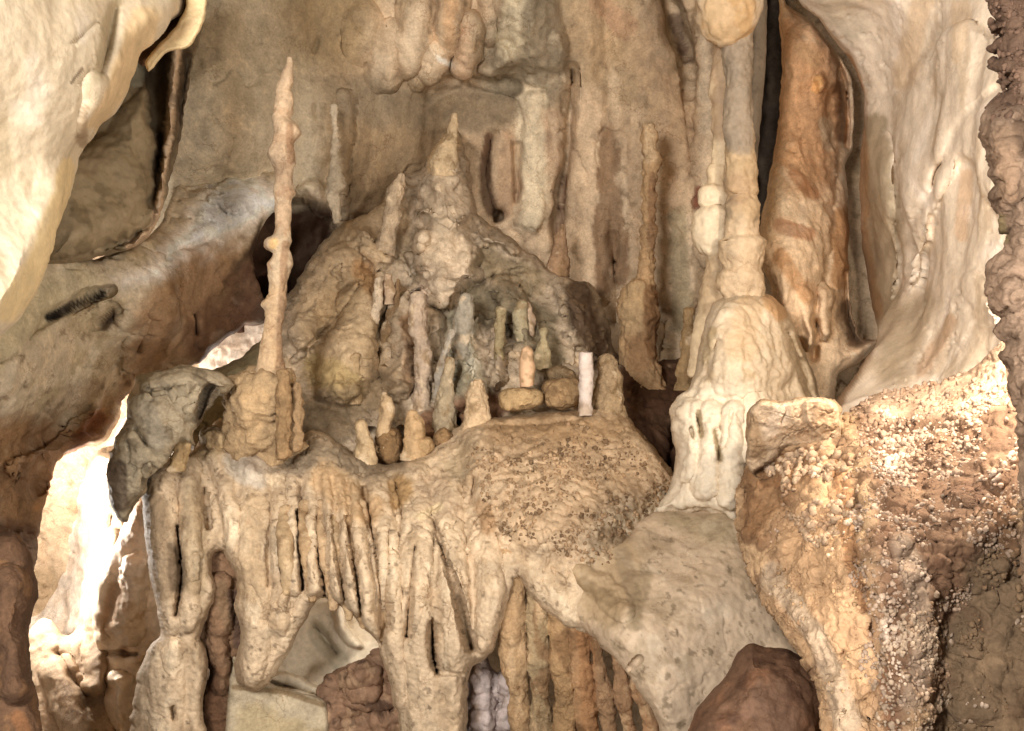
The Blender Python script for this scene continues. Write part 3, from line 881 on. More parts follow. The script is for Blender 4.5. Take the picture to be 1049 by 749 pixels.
# ================================================================== mound in the middle
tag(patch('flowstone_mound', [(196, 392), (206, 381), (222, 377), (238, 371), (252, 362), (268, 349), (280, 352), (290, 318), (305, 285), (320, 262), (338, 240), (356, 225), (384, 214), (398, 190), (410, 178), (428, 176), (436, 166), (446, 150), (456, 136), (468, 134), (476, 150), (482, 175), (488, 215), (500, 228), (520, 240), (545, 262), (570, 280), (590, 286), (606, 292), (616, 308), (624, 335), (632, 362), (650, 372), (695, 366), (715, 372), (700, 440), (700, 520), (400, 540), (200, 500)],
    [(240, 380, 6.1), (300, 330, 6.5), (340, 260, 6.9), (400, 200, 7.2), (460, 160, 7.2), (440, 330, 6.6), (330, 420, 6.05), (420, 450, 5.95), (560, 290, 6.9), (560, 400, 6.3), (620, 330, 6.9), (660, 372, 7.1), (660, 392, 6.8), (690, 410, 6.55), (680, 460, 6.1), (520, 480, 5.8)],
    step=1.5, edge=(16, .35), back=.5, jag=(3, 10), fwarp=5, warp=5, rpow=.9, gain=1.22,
    feats=[('r', [(462, 140, 8, .15), (455, 180, 24, .28), (455, 240, 28, .34), (450, 290, 28, .30)]), ('r', [(440, 178, 12, .2)]), ('c', [(436, 176, 2, .04), (470, 178, 2, .05), (482, 172, 2, .04)]), ('r', [(475, 255, 22, .30), (470, 275, 22, .3)]), ('r', [(410, 190, 10, .2), (404, 225, 11, .24), (396, 250, 12, .2)]),
           ('r', [(455, 200, 22, .37)]), ('r', [(440, 215, 16, .36)]), ('r', [(466, 225, 16, .37)]), ('r', [(438, 245, 15, .38)]), ('r', [(462, 290, 20, .34)]), ('r', [(436, 275, 14, .32)]),
           ('r', [(500, 240, 12, .2), (530, 250, 12, .2)]), ('r', [(372, 245, 20, .2), (385, 262, 18, .2)]), ('r', [(350, 270, 24, .22), (330, 300, 26, .22), (312, 340, 22, .2)]),
           ('r', [(378, 300, 24, .26), (360, 340, 30, .28), (350, 390, 30, .26)]), ('r', [(410, 300, 14, .2), (412, 350, 12, .2), (408, 400, 14, .2)]),
           ('r', [(440, 330, 16, .2), (440, 380, 14, .2)]), ('r', [(480, 330, 22, .26), (482, 370, 24, .28), (480, 405, 18, .22)]), ('r', [(520, 300, 20, .2), (540, 340, 22, .22)]),
           ('r', [(585, 300, 20, .2), (598, 330, 20, .22), (606, 360, 16, .16)]), ('r', [(508, 330, 8, .2), (510, 390, 8, .2)]),
           ('h', [(250, 390, 26, .12)]),
           ('c', [(386, 360, 5, .12), (390, 385, 6, .14)]), ('c', [(545, 335, 5, .12), (548, 345, 6, .12)]), ('c', [(418, 262, 2.5, .08), (430, 288, 2.5, .08), (450, 310, 2.5, .06)]),
           ('c', [(455, 318, 2, .06), (500, 285, 2.4, .08), (540, 275, 2.4, .06)]), ('c', [(300, 370, 2, .05), (345, 325, 2, .06), (372, 290, 2, .06)]),
           ('c', [(380, 445, 4, .2), (412, 470, 4, .2), (412, 440, 3, .16), (438, 462, 5, .2), (466, 436, 6, .3), (455, 440, 6, .24)]),
           ('p', [(640, 385), (700, 380), (700, 470), (682, 470), (655, 430)], -.15, 20), ('c', [(690, 440, 6, .2), (686, 480, 5, .3)])],
    disp=[('fbm', .06, 2.6), ('fbm', .016, 9), ('fbm', .006, 30), ('crack', .05, 2.6, (1, 1, .8), .03), ('crack', .02, 7, (1, 1, .8), .03)],
    base='a0927a', cols=[
        ('p', [(300, 290), (340, 235), (400, 190), (420, 250), (380, 280), (350, 330), (300, 350)], 'a08c6a', 12, .8),
        ('p', [(340, 300), (390, 275), (400, 330), (395, 420), (330, 420), (310, 360)], '9c8762', 14, .7),
        ('s', [(372, 278, 14), (386, 300, 10)], '9a7440', .6), ('s', [(330, 380, 20), (360, 400, 16)], '9d8a54', .6),
        ('s', [(455, 180, 20), (455, 240, 24)], 'b3a387', .8), ('s', [(440, 250, 14), (470, 262, 18)], 'b8a88c', .75), ('s', [(455, 290, 22), (440, 300, 14)], 'b3a388', .75),
        ('s', [(462, 138, 8), (452, 165, 16)], 'c6ae80', .9), ('s', [(404, 200, 4), (400, 235, 6), (394, 258, 5)], 'c8b083', .7), ('s', [(410, 190, 5), (404, 212, 4)], '7d5328', .7),
        ('s', [(500, 270, 18), (545, 290, 18)], '7c6f53', .8), ('s', [(490, 310, 20), (540, 330, 24), (560, 370, 16)], '6b624b', .85), ('s', [(470, 330, 14), (478, 400, 18)], '86836d', .85),
        ('s', [(480, 320, 6), (474, 350, 6), (490, 380, 7)], 'aca894', .6),
        ('s', [(420, 330, 12), (425, 390, 14)], '8f7555', .8), ('s', [(430, 300, 8), (432, 340, 8)], 'b3a08c', .6),
        ('s', [(590, 300, 14), (606, 340, 14), (612, 370, 12)], '4f3c28', .9), ('s', [(400, 400, 20), (330, 430, 30)], '6f5f45', .7),  # first stroke: shadow on the mound's right flank, put into the colour
        ('s', [(350, 440, 20), (300, 420, 16)], '776a52', .6), ('p', [(200, 390), (240, 352), (275, 340), (275, 400), (250, 430), (200, 470)], '837b5c', 8, .95),
        ('p', [(630, 362), (700, 360), (715, 380), (705, 520), (640, 430)], '4a2f1b', 10, .95),  # shadow right of the white stump, painted into the mound
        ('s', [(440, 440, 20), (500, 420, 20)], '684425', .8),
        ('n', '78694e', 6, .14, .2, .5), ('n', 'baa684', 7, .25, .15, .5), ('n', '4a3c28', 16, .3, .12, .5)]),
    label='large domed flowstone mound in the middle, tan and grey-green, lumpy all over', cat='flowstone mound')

# ================================================================== ledge with hanging draperies
ledge = tag(patch('flowstone_ledge', [(146, 500), (150, 482), (172, 470), (196, 462), (214, 440), (225, 428), (240, 436), (262, 446), (300, 452), (320, 440), (345, 452), (372, 470), (392, 476), (420, 470), (440, 462), (466, 440), (482, 432), (500, 428), (540, 424), (580, 420), (625, 418), (640, 424), (655, 440), (676, 466), (690, 488), (700, 510), (712, 540), (700, 600), (640, 640), (600, 650), (575, 640), (556, 625), (540, 606), (531, 592), (524, 606), (516, 636), (504, 668), (488, 680), (481, 692), (479, 730), (484, 900), (424, 900), (410, 750), (399, 700), (391, 672), (384, 655), (370, 640), (357, 626), (342, 616), (328, 613), (314, 632), (302, 655), (288, 682), (276, 702), (262, 708), (246, 704), (240, 684), (246, 650), (240, 620), (242, 596), (236, 578), (228, 566), (220, 566), (216, 580), (222, 604), (214, 630), (206, 652), (214, 680), (208, 720), (212, 760), (210, 900), (130, 900), (134, 740), (142, 690), (152, 664), (164, 648), (158, 610), (152, 575), (147, 540)],
    [(160, 500, 5.2), (230, 440, 5.5), (250, 540, 5.15), (330, 450, 5.6), (330, 540, 5.1), (400, 480, 5.5), (400, 560, 5.0), (480, 440, 5.75), (560, 425, 5.9), (620, 420, 5.95), (560, 480, 5.4), (560, 560, 4.95), (690, 500, 5.6), (640, 600, 4.93), (600, 560, 4.95), (470, 580, 4.95), (170, 740, 5.2), (255, 740, 5.1), (440, 760, 4.98), (440, 660, 4.92)],
    step=1.3, edge=(13, .16), back=.5, jag=(2.5, 9), fwarp=1.6, warp=4, rpow=.8,
    feats=[('r', [(168, 490, 15.7, 0.072), (165, 600, 15.7, 0.072), (175, 640, 13.4, 0.060)]), ('r', [(192, 475, 13.4, 0.072), (196, 560, 11.2, 0.060), (190, 640, 11.2, 0.048)]), ('r', [(170, 670, 20.2, 0.048), (166, 760, 24.6, 0.060), (166, 900, 24.6, 0.060)]),
           ('r', [(224, 470, 13.4, 0.084), (238, 520, 13.4, 0.084), (240, 560, 11.2, 0.060)]),
           ('r', [(262, 480, 24.6, 0.084), (260, 560, 22.4, 0.090), (262, 640, 17.9, 0.072), (254, 720, 11.2, 0.048), (240, 800, 9.0, 0.036)]), ('r', [(284, 490, 13.4, 0.072), (284, 640, 13.4, 0.060)]), ('h', [(235, 445, 14, .08)]), ('h', [(252, 478, 14, .06)]),
           ('r', [(338, 484, 38.1, 0.096), (345, 510, 29.1, 0.072)]), ('r', [(300, 490, 11.2, 0.072), (301, 604, 7.8, 0.072)]), ('r', [(318, 490, 9.0, 0.096), (322, 606, 7.8, 0.084)]), ('r', [(334, 490, 9.0, 0.120), (345, 616, 7.8, 0.096)]), ('r', [(348, 490, 9.0, 0.120), (362, 630, 7.8, 0.096)]), ('r', [(360, 490, 9.0, 0.108), (380, 650, 7.8, 0.096)]),
           ('r', [(384, 496, 15.7, 0.084), (396, 560, 13.4, 0.072), (404, 640, 11.2, 0.072), (410, 720, 11.2, 0.060)]), ('r', [(424, 490, 20.2, 0.084), (430, 560, 22.4, 0.096), (432, 640, 22.4, 0.108), (436, 720, 24.6, 0.096), (446, 860, 26.9, 0.096)]),
           ('r', [(456, 500, 17.9, 0.072), (460, 560, 17.9, 0.096), (462, 620, 20.2, 0.132), (462, 668, 23.5, 0.156), (462, 684, 19.0, 0.120)]), ('r', [(456, 700, 22.4, 0.102), (458, 800, 22.4, 0.096)]), ('r', [(492, 540, 15.7, 0.060), (500, 600, 15.7, 0.072), (496, 660, 11.2, 0.048)]),
           ('c', [(305, 525, 2.2, .16), (309, 560, 2.6, .24), (310, 604, 2.6, .2)]), ('c', [(289, 525, 2, .10), (291, 600, 2, .12)]), ('c', [(325, 530, 2, .12), (333, 610, 2, .14)]), ('c', [(341, 530, 2, .12), (353, 620, 2.2, .14)]), ('c', [(356, 530, 2, .12), (371, 640, 2.4, .14)]),
           ('c', [(372, 500, 2, .08), (388, 580, 2.4, .14), (392, 660, 3, .16)]),
           ('c', [(443, 530, 1.6, .06), (455, 570, 2.6, .12), (470, 612, 3.4, .18), (482, 664, 4, .24)]), ('c', [(444, 545, 1.5, .05), (443, 600, 1.2, .03)]), ('c', [(398, 545, 2, .1), (397, 600, 2.4, .14), (397, 642, 4, .22)]), ('c', [(425, 560, 2, .08), (420, 610, 2.4, .12), (417, 652, 3.6, .2)]),
           ('c', [(442, 640, 2.6, .18), (443, 672, 3.6, .26), (447, 688, 2.6, .2)]), ('c', [(446, 689, 1.4, .05), (474, 691, 1.6, .06)]), ('c', [(405, 495, 1.6, .06), (412, 530, 1.8, .08), (408, 560, 1.6, .06)]),
           ('p', [(482, 440), (560, 425), (640, 425), (690, 490), (650, 520), (600, 560), (540, 560), (500, 540), (484, 500)], .10, 26),
           ('w', [(490, 455), (560, 432), (640, 432), (690, 495), (690, 560), (650, 620), (600, 600), (560, 570), (500, 545)], .028, 16), ('w', [(490, 455), (560, 440), (640, 440), (690, 500), (650, 600), (560, 570), (500, 545)], .012, 32), ('h', [(500, 460, 20, .06)]), ('c', [(486, 490, 3, .06), (484, 515, 3, .06)]), ('c', [(500, 438, 3, .04), (560, 436, 4, .06), (600, 430, 3, .05)]),
           ('c', [(181, 540, 3, .12), (186, 590, 4, .15), (180, 630, 3, .1)]), ('c', [(209, 500, 2, .08), (214, 540, 3, .12)]), ('c', [(176, 725, 3, .1), (178, 735, 3, .08)]), ('c', [(276, 520, 2, .04), (274, 600, 2, .05)])],
    disp=[('fbm', .022, 3.0, (1, 1, .35)), ('flute', .006, 12, (1, 1, .08)), ('fbm', .010, 16, (1, 1, .35)), ('fbm', .005, 26), ('knob', .003, 30), ('fbm', .005, 55), ('crack', .025, 4, (1, 1, .6), .03)],
    base='bfab8a', cols=[
        ('s', [(210, 450, 18), (245, 450, 18)], 'b39c72', .8), ('s', [(240, 472, 14), (262, 490, 14)], 'b9b09c', .85), ('s', [(258, 475, 10), (300, 470, 14)], '9c8f7c', .7),
        ('p', [(270, 440), (320, 445), (400, 470), (420, 480), (380, 490), (320, 478), (280, 482)], '82745c', 10, .9),
        ('s', [(335, 490, 20), (375, 520, 18)], 'b89b6f', .8), ('s', [(410, 500, 14), (404, 515, 8)], '9c7d48', .8), ('s', [(440, 500, 16), (460, 520, 14)], 'b5a081', .7),
        ('s', [(430, 530, 4), (450, 520, 5)], 'cbb98e', .7), ('s', [(480, 460, 14), (470, 480, 12)], '9f906f', .7),
        ('p', [(482, 450), (560, 425), (640, 425), (692, 490), (650, 530), (600, 570), (540, 560), (500, 545), (484, 500)], 'ab9371', 30, .85),
        ('p', [(500, 430), (640, 425), (660, 450), (560, 460), (500, 450)], '9b8059', 12, .8), ('s', [(495, 520, 10), (500, 540, 8)], '95744a', .7),
        ('p', [(600, 540), (690, 500), (720, 540), (720, 620), (620, 640)], 'b0a184', 14, .85), ('s', [(620, 550, 12), (640, 570, 14)], '7b6646', .7),
        ('s', [(160, 520, 16), (165, 600, 16)], '8f7b5c', .8), ('s', [(175, 560, 6), (182, 600, 8)], '55432f', .6),
        ('s', [(200, 500, 12), (200, 600, 12)], '9c8a69', .7), ('s', [(306, 500, 3), (312, 580, 4)], '6c5234', .5), ('s', [(262, 520, 14), (256, 600, 16)], 'b49d78', .7),
        ('n', '957e5c', 5, .17, .2, .4, (1, 1, .5)), ('n', 'd3c3a2', 6, .22, .2, .5, (1, 1, .5)), ('n', '5a4730', 20, .36, .1, .5)]),
    label='broad tan flowstone ledge with draperies and stalactites hanging from its front', cat='flowstone ledge')


def drapery(outline, ctrl, feats=(), **k):
    kw = dict(step=1.4, edge=(12, .14), back=.22, jag=(2.5, 9), fwarp=2.5, parent=ledge,
              disp=[('fbm', .03, 4, (1, 1, .6)), ('flute', .010, 14, (1, 1, .1)), ('billow', .02, 9), ('fbm', .012, 24), ('fbm', .006, 55)])
    kw.update(k)
    return patch('drapery', outline, ctrl, feats=feats, **kw)


drapery([(188, 560), (212, 550), (236, 560), (246, 590), (244, 625), (252, 660), (246, 700), (240, 735), (232, 760), (210, 765), (206, 720), (214, 690), (200, 655), (192, 620)],
    [(215, 580, 5.3), (225, 740, 5.4)], feats=[('r', [(222, 600, 12, .1), (226, 700, 11, .1)])], base='86694c', mat='coarse',
    cols=[('s', [(226, 600, 8), (236, 640, 8)], '8a7152', .7), ('s', [(215, 690, 12), (220, 740, 12)], '5c3f28', .8), ('s', [(240, 610, 6), (244, 660, 5)], '5c4a44', .6)])
# the row of thin fringe stalactites over the gap
for k_, (x0, y0, x1, y1, r_) in enumerate([(292, 530, 294, 606, 8), (312, 524, 320, 614, 7), (329, 524, 342, 622, 7), (343, 520, 357, 632, 7), (356, 520, 372, 640, 7.5), (369, 524, 392, 652, 8), (384, 560, 404, 664, 8)]):
    spire('stalactite', [(x0, y0 - 6, r_ * .9, .2), ((x0 * 2 + x1) / 3 - 1, (y0 * 2 + y1) / 3, r_ * 1.05, .02), ((x0 + 2 * x1) / 3, (y0 + 2 * y1) / 3, r_ * .95), (x1, y1, r_ * .55)], 4.96 + .012 * k_, base=['b09870', 'a88e66', 'b89e76'][k_ % 3],
          cols=[('n', '8a6f4a', 8, .15, .2, .6), ('n', 'cbb48c', 9, .25, .15, .5)], parent=ledge, mat='rock', top=1.0)
for k_, (x0, y0, x1, y1, ra, rb_, b_) in enumerate([(522, 560, 538, 800, 15, 9, 'a98c62'), (550, 560, 557, 800, 12, 12, 'a08c66'), (572, 560, 582, 800, 12, 12, 'a8895c'), (590, 580, 608, 800, 12, 11, 'a9855a'), (606, 600, 632, 800, 9, 9, '9a7c58'), (622, 610, 655, 800, 8, 9, '9e7d58'), (640, 630, 680, 800, 7, 9, 'a4815a')]):
    ra, rb_ = ra * .88, rb_ * .88
    spire('stalactite', [(x0, y0, ra), ((x0 * 2 + x1) / 3 - 2, (y0 * 2 + y1) / 3, ra * 1.08), ((x0 + 2 * x1) / 3 - 1, (y0 + 2 * y1) / 3, (ra + rb_) / 2), (x1, y1, rb_)], 5.02 - .02 * k_, base=b_,
          cols=[('n', '7c5c38', 8, .12, .2, .6, (1, 1, .4)), ('n', 'c2a67c', 9, .25, .15, .5, (1, 1, .4)), ('s', [(596, 640, 8), (606, 749, 8)], 'a5713c', .35)], parent=ledge, mat='coarse', top=0, squash=.9,
          disp=(('fbm', .03, 5), ('fbm', .012, 18), ('billow', .012, 12)))
no = nodules('cave_coral', [(490, 470), (560, 450), (640, 450), (690, 500), (665, 560), (620, 590), (560, 560), (500, 545)], ledge, 1500, (.8, 2.6), '9a7e5a', [('n', '6b5336', 8, .0, .2, .7), ('n', 'b8a07a', 9, .2, .2, .5)], parent=ledge, seed=4, dens=-.2)
if no: no['kind'] = 'stuff'

tag(patch('rock_slab', [(548, 596), (580, 560), (612, 548), (640, 548), (662, 528), (690, 522), (745, 524), (764, 545), (778, 590), (800, 640), (840, 700), (880, 760), (880, 900), (660, 900), (676, 748), (656, 712), (636, 682), (610, 656), (575, 628)],
    [(560, 600, 4.88), (600, 600, 4.86), (640, 560, 5.02), (610, 655, 4.7), (700, 530, 5.25), (740, 560, 5.0), (640, 660, 4.5), (760, 700, 4.5), (700, 860, 4.3)], step=1.4, edge=(18, .12), back=.5, jag=(3.5, 12), fwarp=4,
    feats=[('h', [(640, 640, 30, .07)]), ('h', [(720, 600, 40, .08)]), ('c', [(655, 675, 2, .05), (640, 690, 2, .05)]), ('c', [(740, 540, 3, .02)]), ('h', [(680, 720, 30, .06)]), ('r', [(600, 590, 12, .05), (640, 620, 14, .05)])],
    disp=[('fbm', .030, 2.2), ('fbm', .008, 8), ('fbm', .004, 30), ('crack', .006, 4, None, .03)], base='c6b497', mat='smooth', warp=6,
    cols=[('p', [(560, 590), (640, 550), (665, 560), (640, 640), (600, 640)], 'a48f6a', 14, .8), ('s', [(600, 600, 9), (625, 615, 8)], '7d6a48', .6), ('s', [(640, 570, 9), (655, 640, 7)], '82745a', .5), ('p', [(670, 524), (745, 522), (765, 560), (720, 560)], 'a09373', 10, .7),
          ('s', [(660, 590, 8), (650, 640, 8)], '8b7c5c', .6), ('n', 'a39273', 6, .14, .2, .45), ('n', 'd2c5aa', 5, .2, .2, .5), ('n', '6a5c42', 18, .33, .12, .5)]),
    label='smooth pale grey-tan rock slab sloping down below the white dome', cat='rock slab')

# things seen below the ledge
tag(patch('pale_boulder', [(240, 690), (262, 680), (290, 640), (310, 608), (335, 600), (372, 604), (396, 640), (404, 660), (402, 700), (340, 800), (340, 900), (236, 900), (238, 760)],
    [(330, 640, 5.9), (270, 760, 5.7), (390, 660, 5.9)], step=1.6, edge=(14, .2), back=.4, jag=(2, 12),
    feats=[('r', [(350, 620, 6, .1), (348, 640, 6, .1), (368, 660, 7, .1)]), ('c', [(322, 640, 5, .06), (345, 670, 4, .06)]), ('c', [(240, 700, 2, .08), (290, 702, 2, .1), (325, 712, 2, .1)]), ('p', [(236, 704), (330, 714), (330, 900), (230, 900)], .1, 5)],
    disp=[('fbm', .03, 3), ('fbm', .01, 15)], base='cfc6aa', mat='smooth', cols=[('s', [(325, 650, 12), (350, 680, 10)], '9f9a82', .6), ('s', [(260, 730, 24), (290, 760, 24)], 'b3a67a', .7), ('s', [(350, 625, 5), (345, 655, 4)], 'dcd6c0', .6)]),
    label='smooth pale grey-green boulder seen through the gap under the fringe of stalactites', cat='boulder')
tag(patch('pale_block', [(236, 670), (250, 676), (266, 692), (290, 706), (318, 712), (334, 720), (338, 760), (338, 900), (234, 900)],
    [(240, 720, 5.3), (330, 730, 5.4), (280, 850, 5.2)], step=1.5, edge=(6, .06), back=.4, jag=(1.5, 10), disp=[('fbm', .02, 3), ('fbm', .006, 14)], gain=.85, base='bfb393', mat='rock',
    cols=[('s', [(260, 740, 20), (300, 749, 18)], 'b9a878', .6), ('s', [(240, 704, 3), (290, 709, 3), (330, 722, 3)], '7d6438', .7), ('n', 'a8976e', 5, .15, .2, .5)]),
    label='smooth pale yellowish rock block at the bottom edge, topped by a thin brown seam', cat='rock block')
tag(patch('brown_boulder', [(326, 715), (334, 695), (350, 684), (372, 676), (384, 666), (400, 672), (412, 700), (425, 740), (430, 900), (310, 900), (318, 760)],
    [(370, 700, 5.45)], step=1.3, edge=(16, .2), back=.3, feats=[('c', [(345, 705, 4, .06), (395, 700, 4, .06)]), ('c', [(350, 735, 4, .08), (400, 728, 4, .08)]), ('r', [(370, 695, 20, .08)])],
    disp=[('billow', .05, 6), ('fbm', .02, 14)], base='86694f', cols=[('n', 'a08464', 8, .1, .15, .7), ('n', '3d2a1e', 9, .2, .15, .6)]),
    label='dark brown layered boulder at the bottom edge beneath the fringe of stalactites', cat='boulder')
tag(patch('lavender_flowstone', [(478, 690), (484, 672), (496, 672), (510, 690), (522, 672), (535, 700), (545, 800), (470, 800), (474, 730)],
    [(505, 720, 5.3)], step=1.2, edge=(10, .12), back=.3, feats=[('r', [(490, 690, 9, .1), (496, 740, 12, .1)]), ('r', [(522, 690, 7, .1), (520, 740, 10, .1)])],
    disp=[('knob', .02, 16), ('fbm', .02, 14)], base='bdb2ae', cols=[('n', 'a08c78', 7, .1, .2, .6)]),
    label='knobbly lavender-white flowstone between the hanging draperies at the bottom', cat='flowstone')

# lower-left opening: rocks inside the passage
tag(patch('passage_boulder', [(28, 650), (45, 632), (66, 650), (80, 640), (84, 600), (96, 560), (112, 540), (126, 530), (140, 545), (150, 570), (140, 640), (120, 700), (140, 900), (-40, 900), (10, 760)],
    [(100, 560, 7.3), (60, 680, 6.6), (100, 760, 6.3)], step=1.7, edge=(16, .25), back=.4, feats=[('r', [(118, 550, 10, .16), (104, 620, 14, .2), (100, 700, 16, .2)]), ('c', [(60, 670, 4, .1), (90, 720, 4, .1)]), ('r', [(60, 690, 20, .15), (80, 740, 20, .15)])],
    disp=[('fbm', .05, 2.2), ('fbm', .010, 12)], base='ab9678', cols=[('n', '8a7050', 5, .1, .2, .6)]),
    label='tan rock rising inside the lower left opening in front of the bright passage', cat='boulder')
tag(patch('cream_drapery', [(118, 560), (134, 520), (150, 512), (168, 560), (180, 620), (176, 660), (160, 668), (150, 700), (140, 760), (138, 900), (100, 900), (104, 740), (102, 690), (94, 640), (100, 590)],
    [(130, 600, 6.4), (120, 740, 6.5)], step=1.5, edge=(12, .2), back=.3, feats=[('r', [(140, 580, 16, .15), (130, 640, 20, .15)]), ('c', [(100, 668, 3, .1), (140, 670, 3, .1)]), ('r', [(122, 700, 14, .16), (124, 760, 14, .16)])],
    disp=[('fbm', .05, 4), ('fbm', .015, 14)], base='d8c8ac', mat='smooth', cols=[('s', [(120, 600, 8), (108, 640, 8)], 'b08b5e', .6), ('s', [(128, 668, 6)], '8a5c34', .7), ('n', 'b99c74', 6, .2, .2, .5)]),
    label='cream flowstone drapery hanging in the lower left opening beside the brown ledge', cat='drapery')
tag(patch('rock_pillar', [(-200, 560), (0, 545), (20, 548), (34, 575), (38, 610), (30, 650), (34, 700), (44, 760), (60, 900), (-200, 900)],
    [(-100, 650, 3.6), (20, 600, 3.9), (20, 760, 3.7)], step=1.5, edge=(18, .25), back=.5, jag=(3, 12), feats=[('r', [(10, 600, 20, .1), (14, 700, 22, .1)])],
    disp=[('fbm', .05, 3), ('fbm', .012, 14)], base='5f4630', mat='coarse', cols=[('n', '7a5a38', 6, .1, .2, .6), ('s', [(20, 735, 10), (28, 749, 8)], '85592f', .5)]),
    label='dark brown rock pillar at the lower left edge in front of the bright opening', cat='rock pillar')

# grey boulder on the left end of the ledge
tag(patch('grey_boulder', [(137, 396), (142, 384), (166, 378), (190, 374), (214, 378), (228, 383), (240, 394), (236, 402), (222, 408), (213, 420), (205, 434), (197, 446), (200, 458), (190, 452), (180, 456), (164, 478), (152, 490), (148, 505), (138, 515), (130, 534), (120, 530), (112, 514), (109, 480), (118, 448), (128, 430), (131, 410)],
    [(180, 390, 4.95), (150, 450, 4.85), (125, 510, 4.9), (225, 395, 5.0)], step=1.1, edge=(15, .2), back=.35, jag=(2.5, 8),
    feats=[('h', [(165, 420, 26, .08)]), ('c', [(215, 400, 4, .12), (205, 425, 4, .1)]), ('c', [(140, 440, 3, .05), (160, 470, 3, .08)]), ('c', [(150, 400, 2, .04), (190, 395, 2, .03)])],
    disp=[('fbm', .05, 3.5), ('fbm', .012, 12), ('fbm', .004, 45), ('crack', .03, 4)], base='a0967c',
    cols=[('s', [(216, 400, 8), (204, 430, 7)], '52422e', .8), ('s', [(150, 420, 12), (160, 450, 10)], '9c9580', .7), ('s', [(120, 480, 10), (124, 515, 9)], '5e5040', .8), ('s', [(140, 400, 4), (138, 392, 4)], 'cabda4', .7), ('n', '6b604a', 8, .1, .2, .6)]),
    label='angular olive-grey boulder resting on the left end of the ledge', cat='boulder')

# ================================================================== dome and columns on the right
tag(patch('flowstone_dome', [(742, 305), (760, 299), (785, 301), (800, 312), (812, 330), (820, 352), (832, 380), (840, 410), (836, 430), (800, 450), (778, 480), (764, 520), (758, 545), (742, 534), (720, 526), (690, 528), (663, 528), (676, 512), (688, 494), (692, 465), (688, 440), (686, 420), (694, 406), (706, 398), (712, 382), (718, 350), (724, 325), (730, 312)],
    [(765, 310, 5.6), (760, 360, 5.45), (700, 420, 5.4), (760, 420, 5.3), (730, 510, 5.15), (830, 410, 5.7), (690, 500, 5.3)], step=1.15, edge=(18, .3), back=.5, jag=(1.5, 10), fwarp=2.5,
    feats=[('r', [(765, 325, 40, 0.121), (768, 370, 44, 0.138)]), ('r', [(708, 420, 18, 0.055), (704, 480, 14, 0.055)]), ('r', [(730, 420, 14, 0.077), (722, 500, 14, 0.066)]), ('r', [(752, 420, 14, 0.110), (748, 510, 12, 0.088)]), ('r', [(780, 410, 20, 0.110), (770, 460, 16, 0.110)]),
           ('c', [(714, 425, 2.2, .04), (718, 442, 2.5, .05)]), ('c', [(732, 440, 2, .04), (738, 475, 3, .06)]), ('c', [(708, 440, 1.6, .03), (710, 448, 1.6, .03)]), ('c', [(735, 350, 3, .06), (722, 385, 3, .05)]), ('c', [(806, 340, 4, .12), (822, 380, 4, .12), (832, 410, 4, .1)]),
           ('c', [(750, 420, 2, .03), (745, 460, 2, .03)]), ('h', [(790, 312, 10, .05)])],
    disp=[('fbm', .025, 4, (1, 1, .7)), ('scallop', .008, 10), ('fbm', .009, 20), ('fbm', .004, 50), ('flute', .008, 12, (1, 1, .1))], base='cfc0a2', mat='smooth',
    cols=[('p', [(700, 400), (760, 400), (800, 430), (770, 480), (756, 545), (660, 530), (690, 480)], 'ded4ba', 14, .9), ('s', [(790, 310, 10), (800, 322, 7)], 'c79e66', .7), ('s', [(765, 320, 16), (760, 350, 20)], 'c9b087', .6),
          ('s', [(815, 350, 8), (830, 400, 10)], 'aa9978', .8), ('s', [(730, 340, 5), (722, 370, 5)], '9d8a5c', .5), ('s', [(715, 422, 3), (718, 446, 3.5)], '8c7a50', .8), ('s', [(732, 442, 2.4), (738, 470, 3)], '8c7a50', .8), ('s', [(708, 438, 2), (710, 448, 2)], '8c7a50', .6),
          ('n', 'b49c70', 6, .2, .2, .45)]),
    label='white and cream flowstone dome with dripping skirts beneath the beaded column', cat='flowstone dome')
tag(spire('beaded_column', [(757, -20, 16.0), (756, 60, 14.8), (757, 130, 14.8), (758, 170, 16.0), (759, 196, 17.1), (760, 200, 13.7), (759, 212, 17.1), (758, 238, 16.0), (759, 244, 17.1), (760, 247, 23.9), (761, 262, 23.9), (761, 272, 20.5), (761, 275, 19.4), (760, 282, 23.9), (760, 296, 22.8), (762, 305, 19.4), (764, 318, 25.1)], 5.75, base='b9a27b',
    cols=[('s', [(757, 0, 20), (757, 140, 18)], '968a76', .85), ('s', [(761, 245, 24), (761, 300, 24)], 'c8b492', .8), ('s', [(757, 190, 14), (757, 200, 14)], 'a58a68', .5), ('n', '7f7460', 5, .15, .2, .5)], mat='smooth', top=0, bot=0,
    disp=(('fbm', .03, 5), ('fbm', .012, 14), ('fbm', .004, 40))), label='tall grey and cream column with stacked beads, standing on the white dome', cat='column')
tag(spire('beaded_column', [(739, 20, 7.8), (741, 60, 10.1), (740, 90, 12.3), (740, 130, 10.1), (739, 136, 7.8), (739, 150, 9.0), (738, 166, 9.0), (737, 169, 7.8), (735, 174, 10.1), (735, 186, 10.1), (734, 189, 9.0), (732, 194, 14.6), (731, 208, 14.6), (731, 212, 12.3), (729, 220, 17.9), (727, 240, 17.9), (728, 258, 13.4), (731, 264, 10.1), (732, 285, 11.2), (730, 310, 14.6), (728, 345, 17.9), (722, 385, 17.9)], 5.95, base='d0bd97',
    cols=[('s', [(740, 20, 14), (740, 130, 14)], 'ae9472', .8), ('s', [(728, 270, 14), (728, 310, 14)], 'ab9470', .7), ('s', [(731, 205, 14), (728, 245, 17)], 'ddd0b0', .7)], mat='smooth', top=0, bot=0, disp=(('fbm', .022, 6), ('fbm', .010, 18))),
    label='slimmer cream column of stacked bulbs just left of the grey column', cat='column')
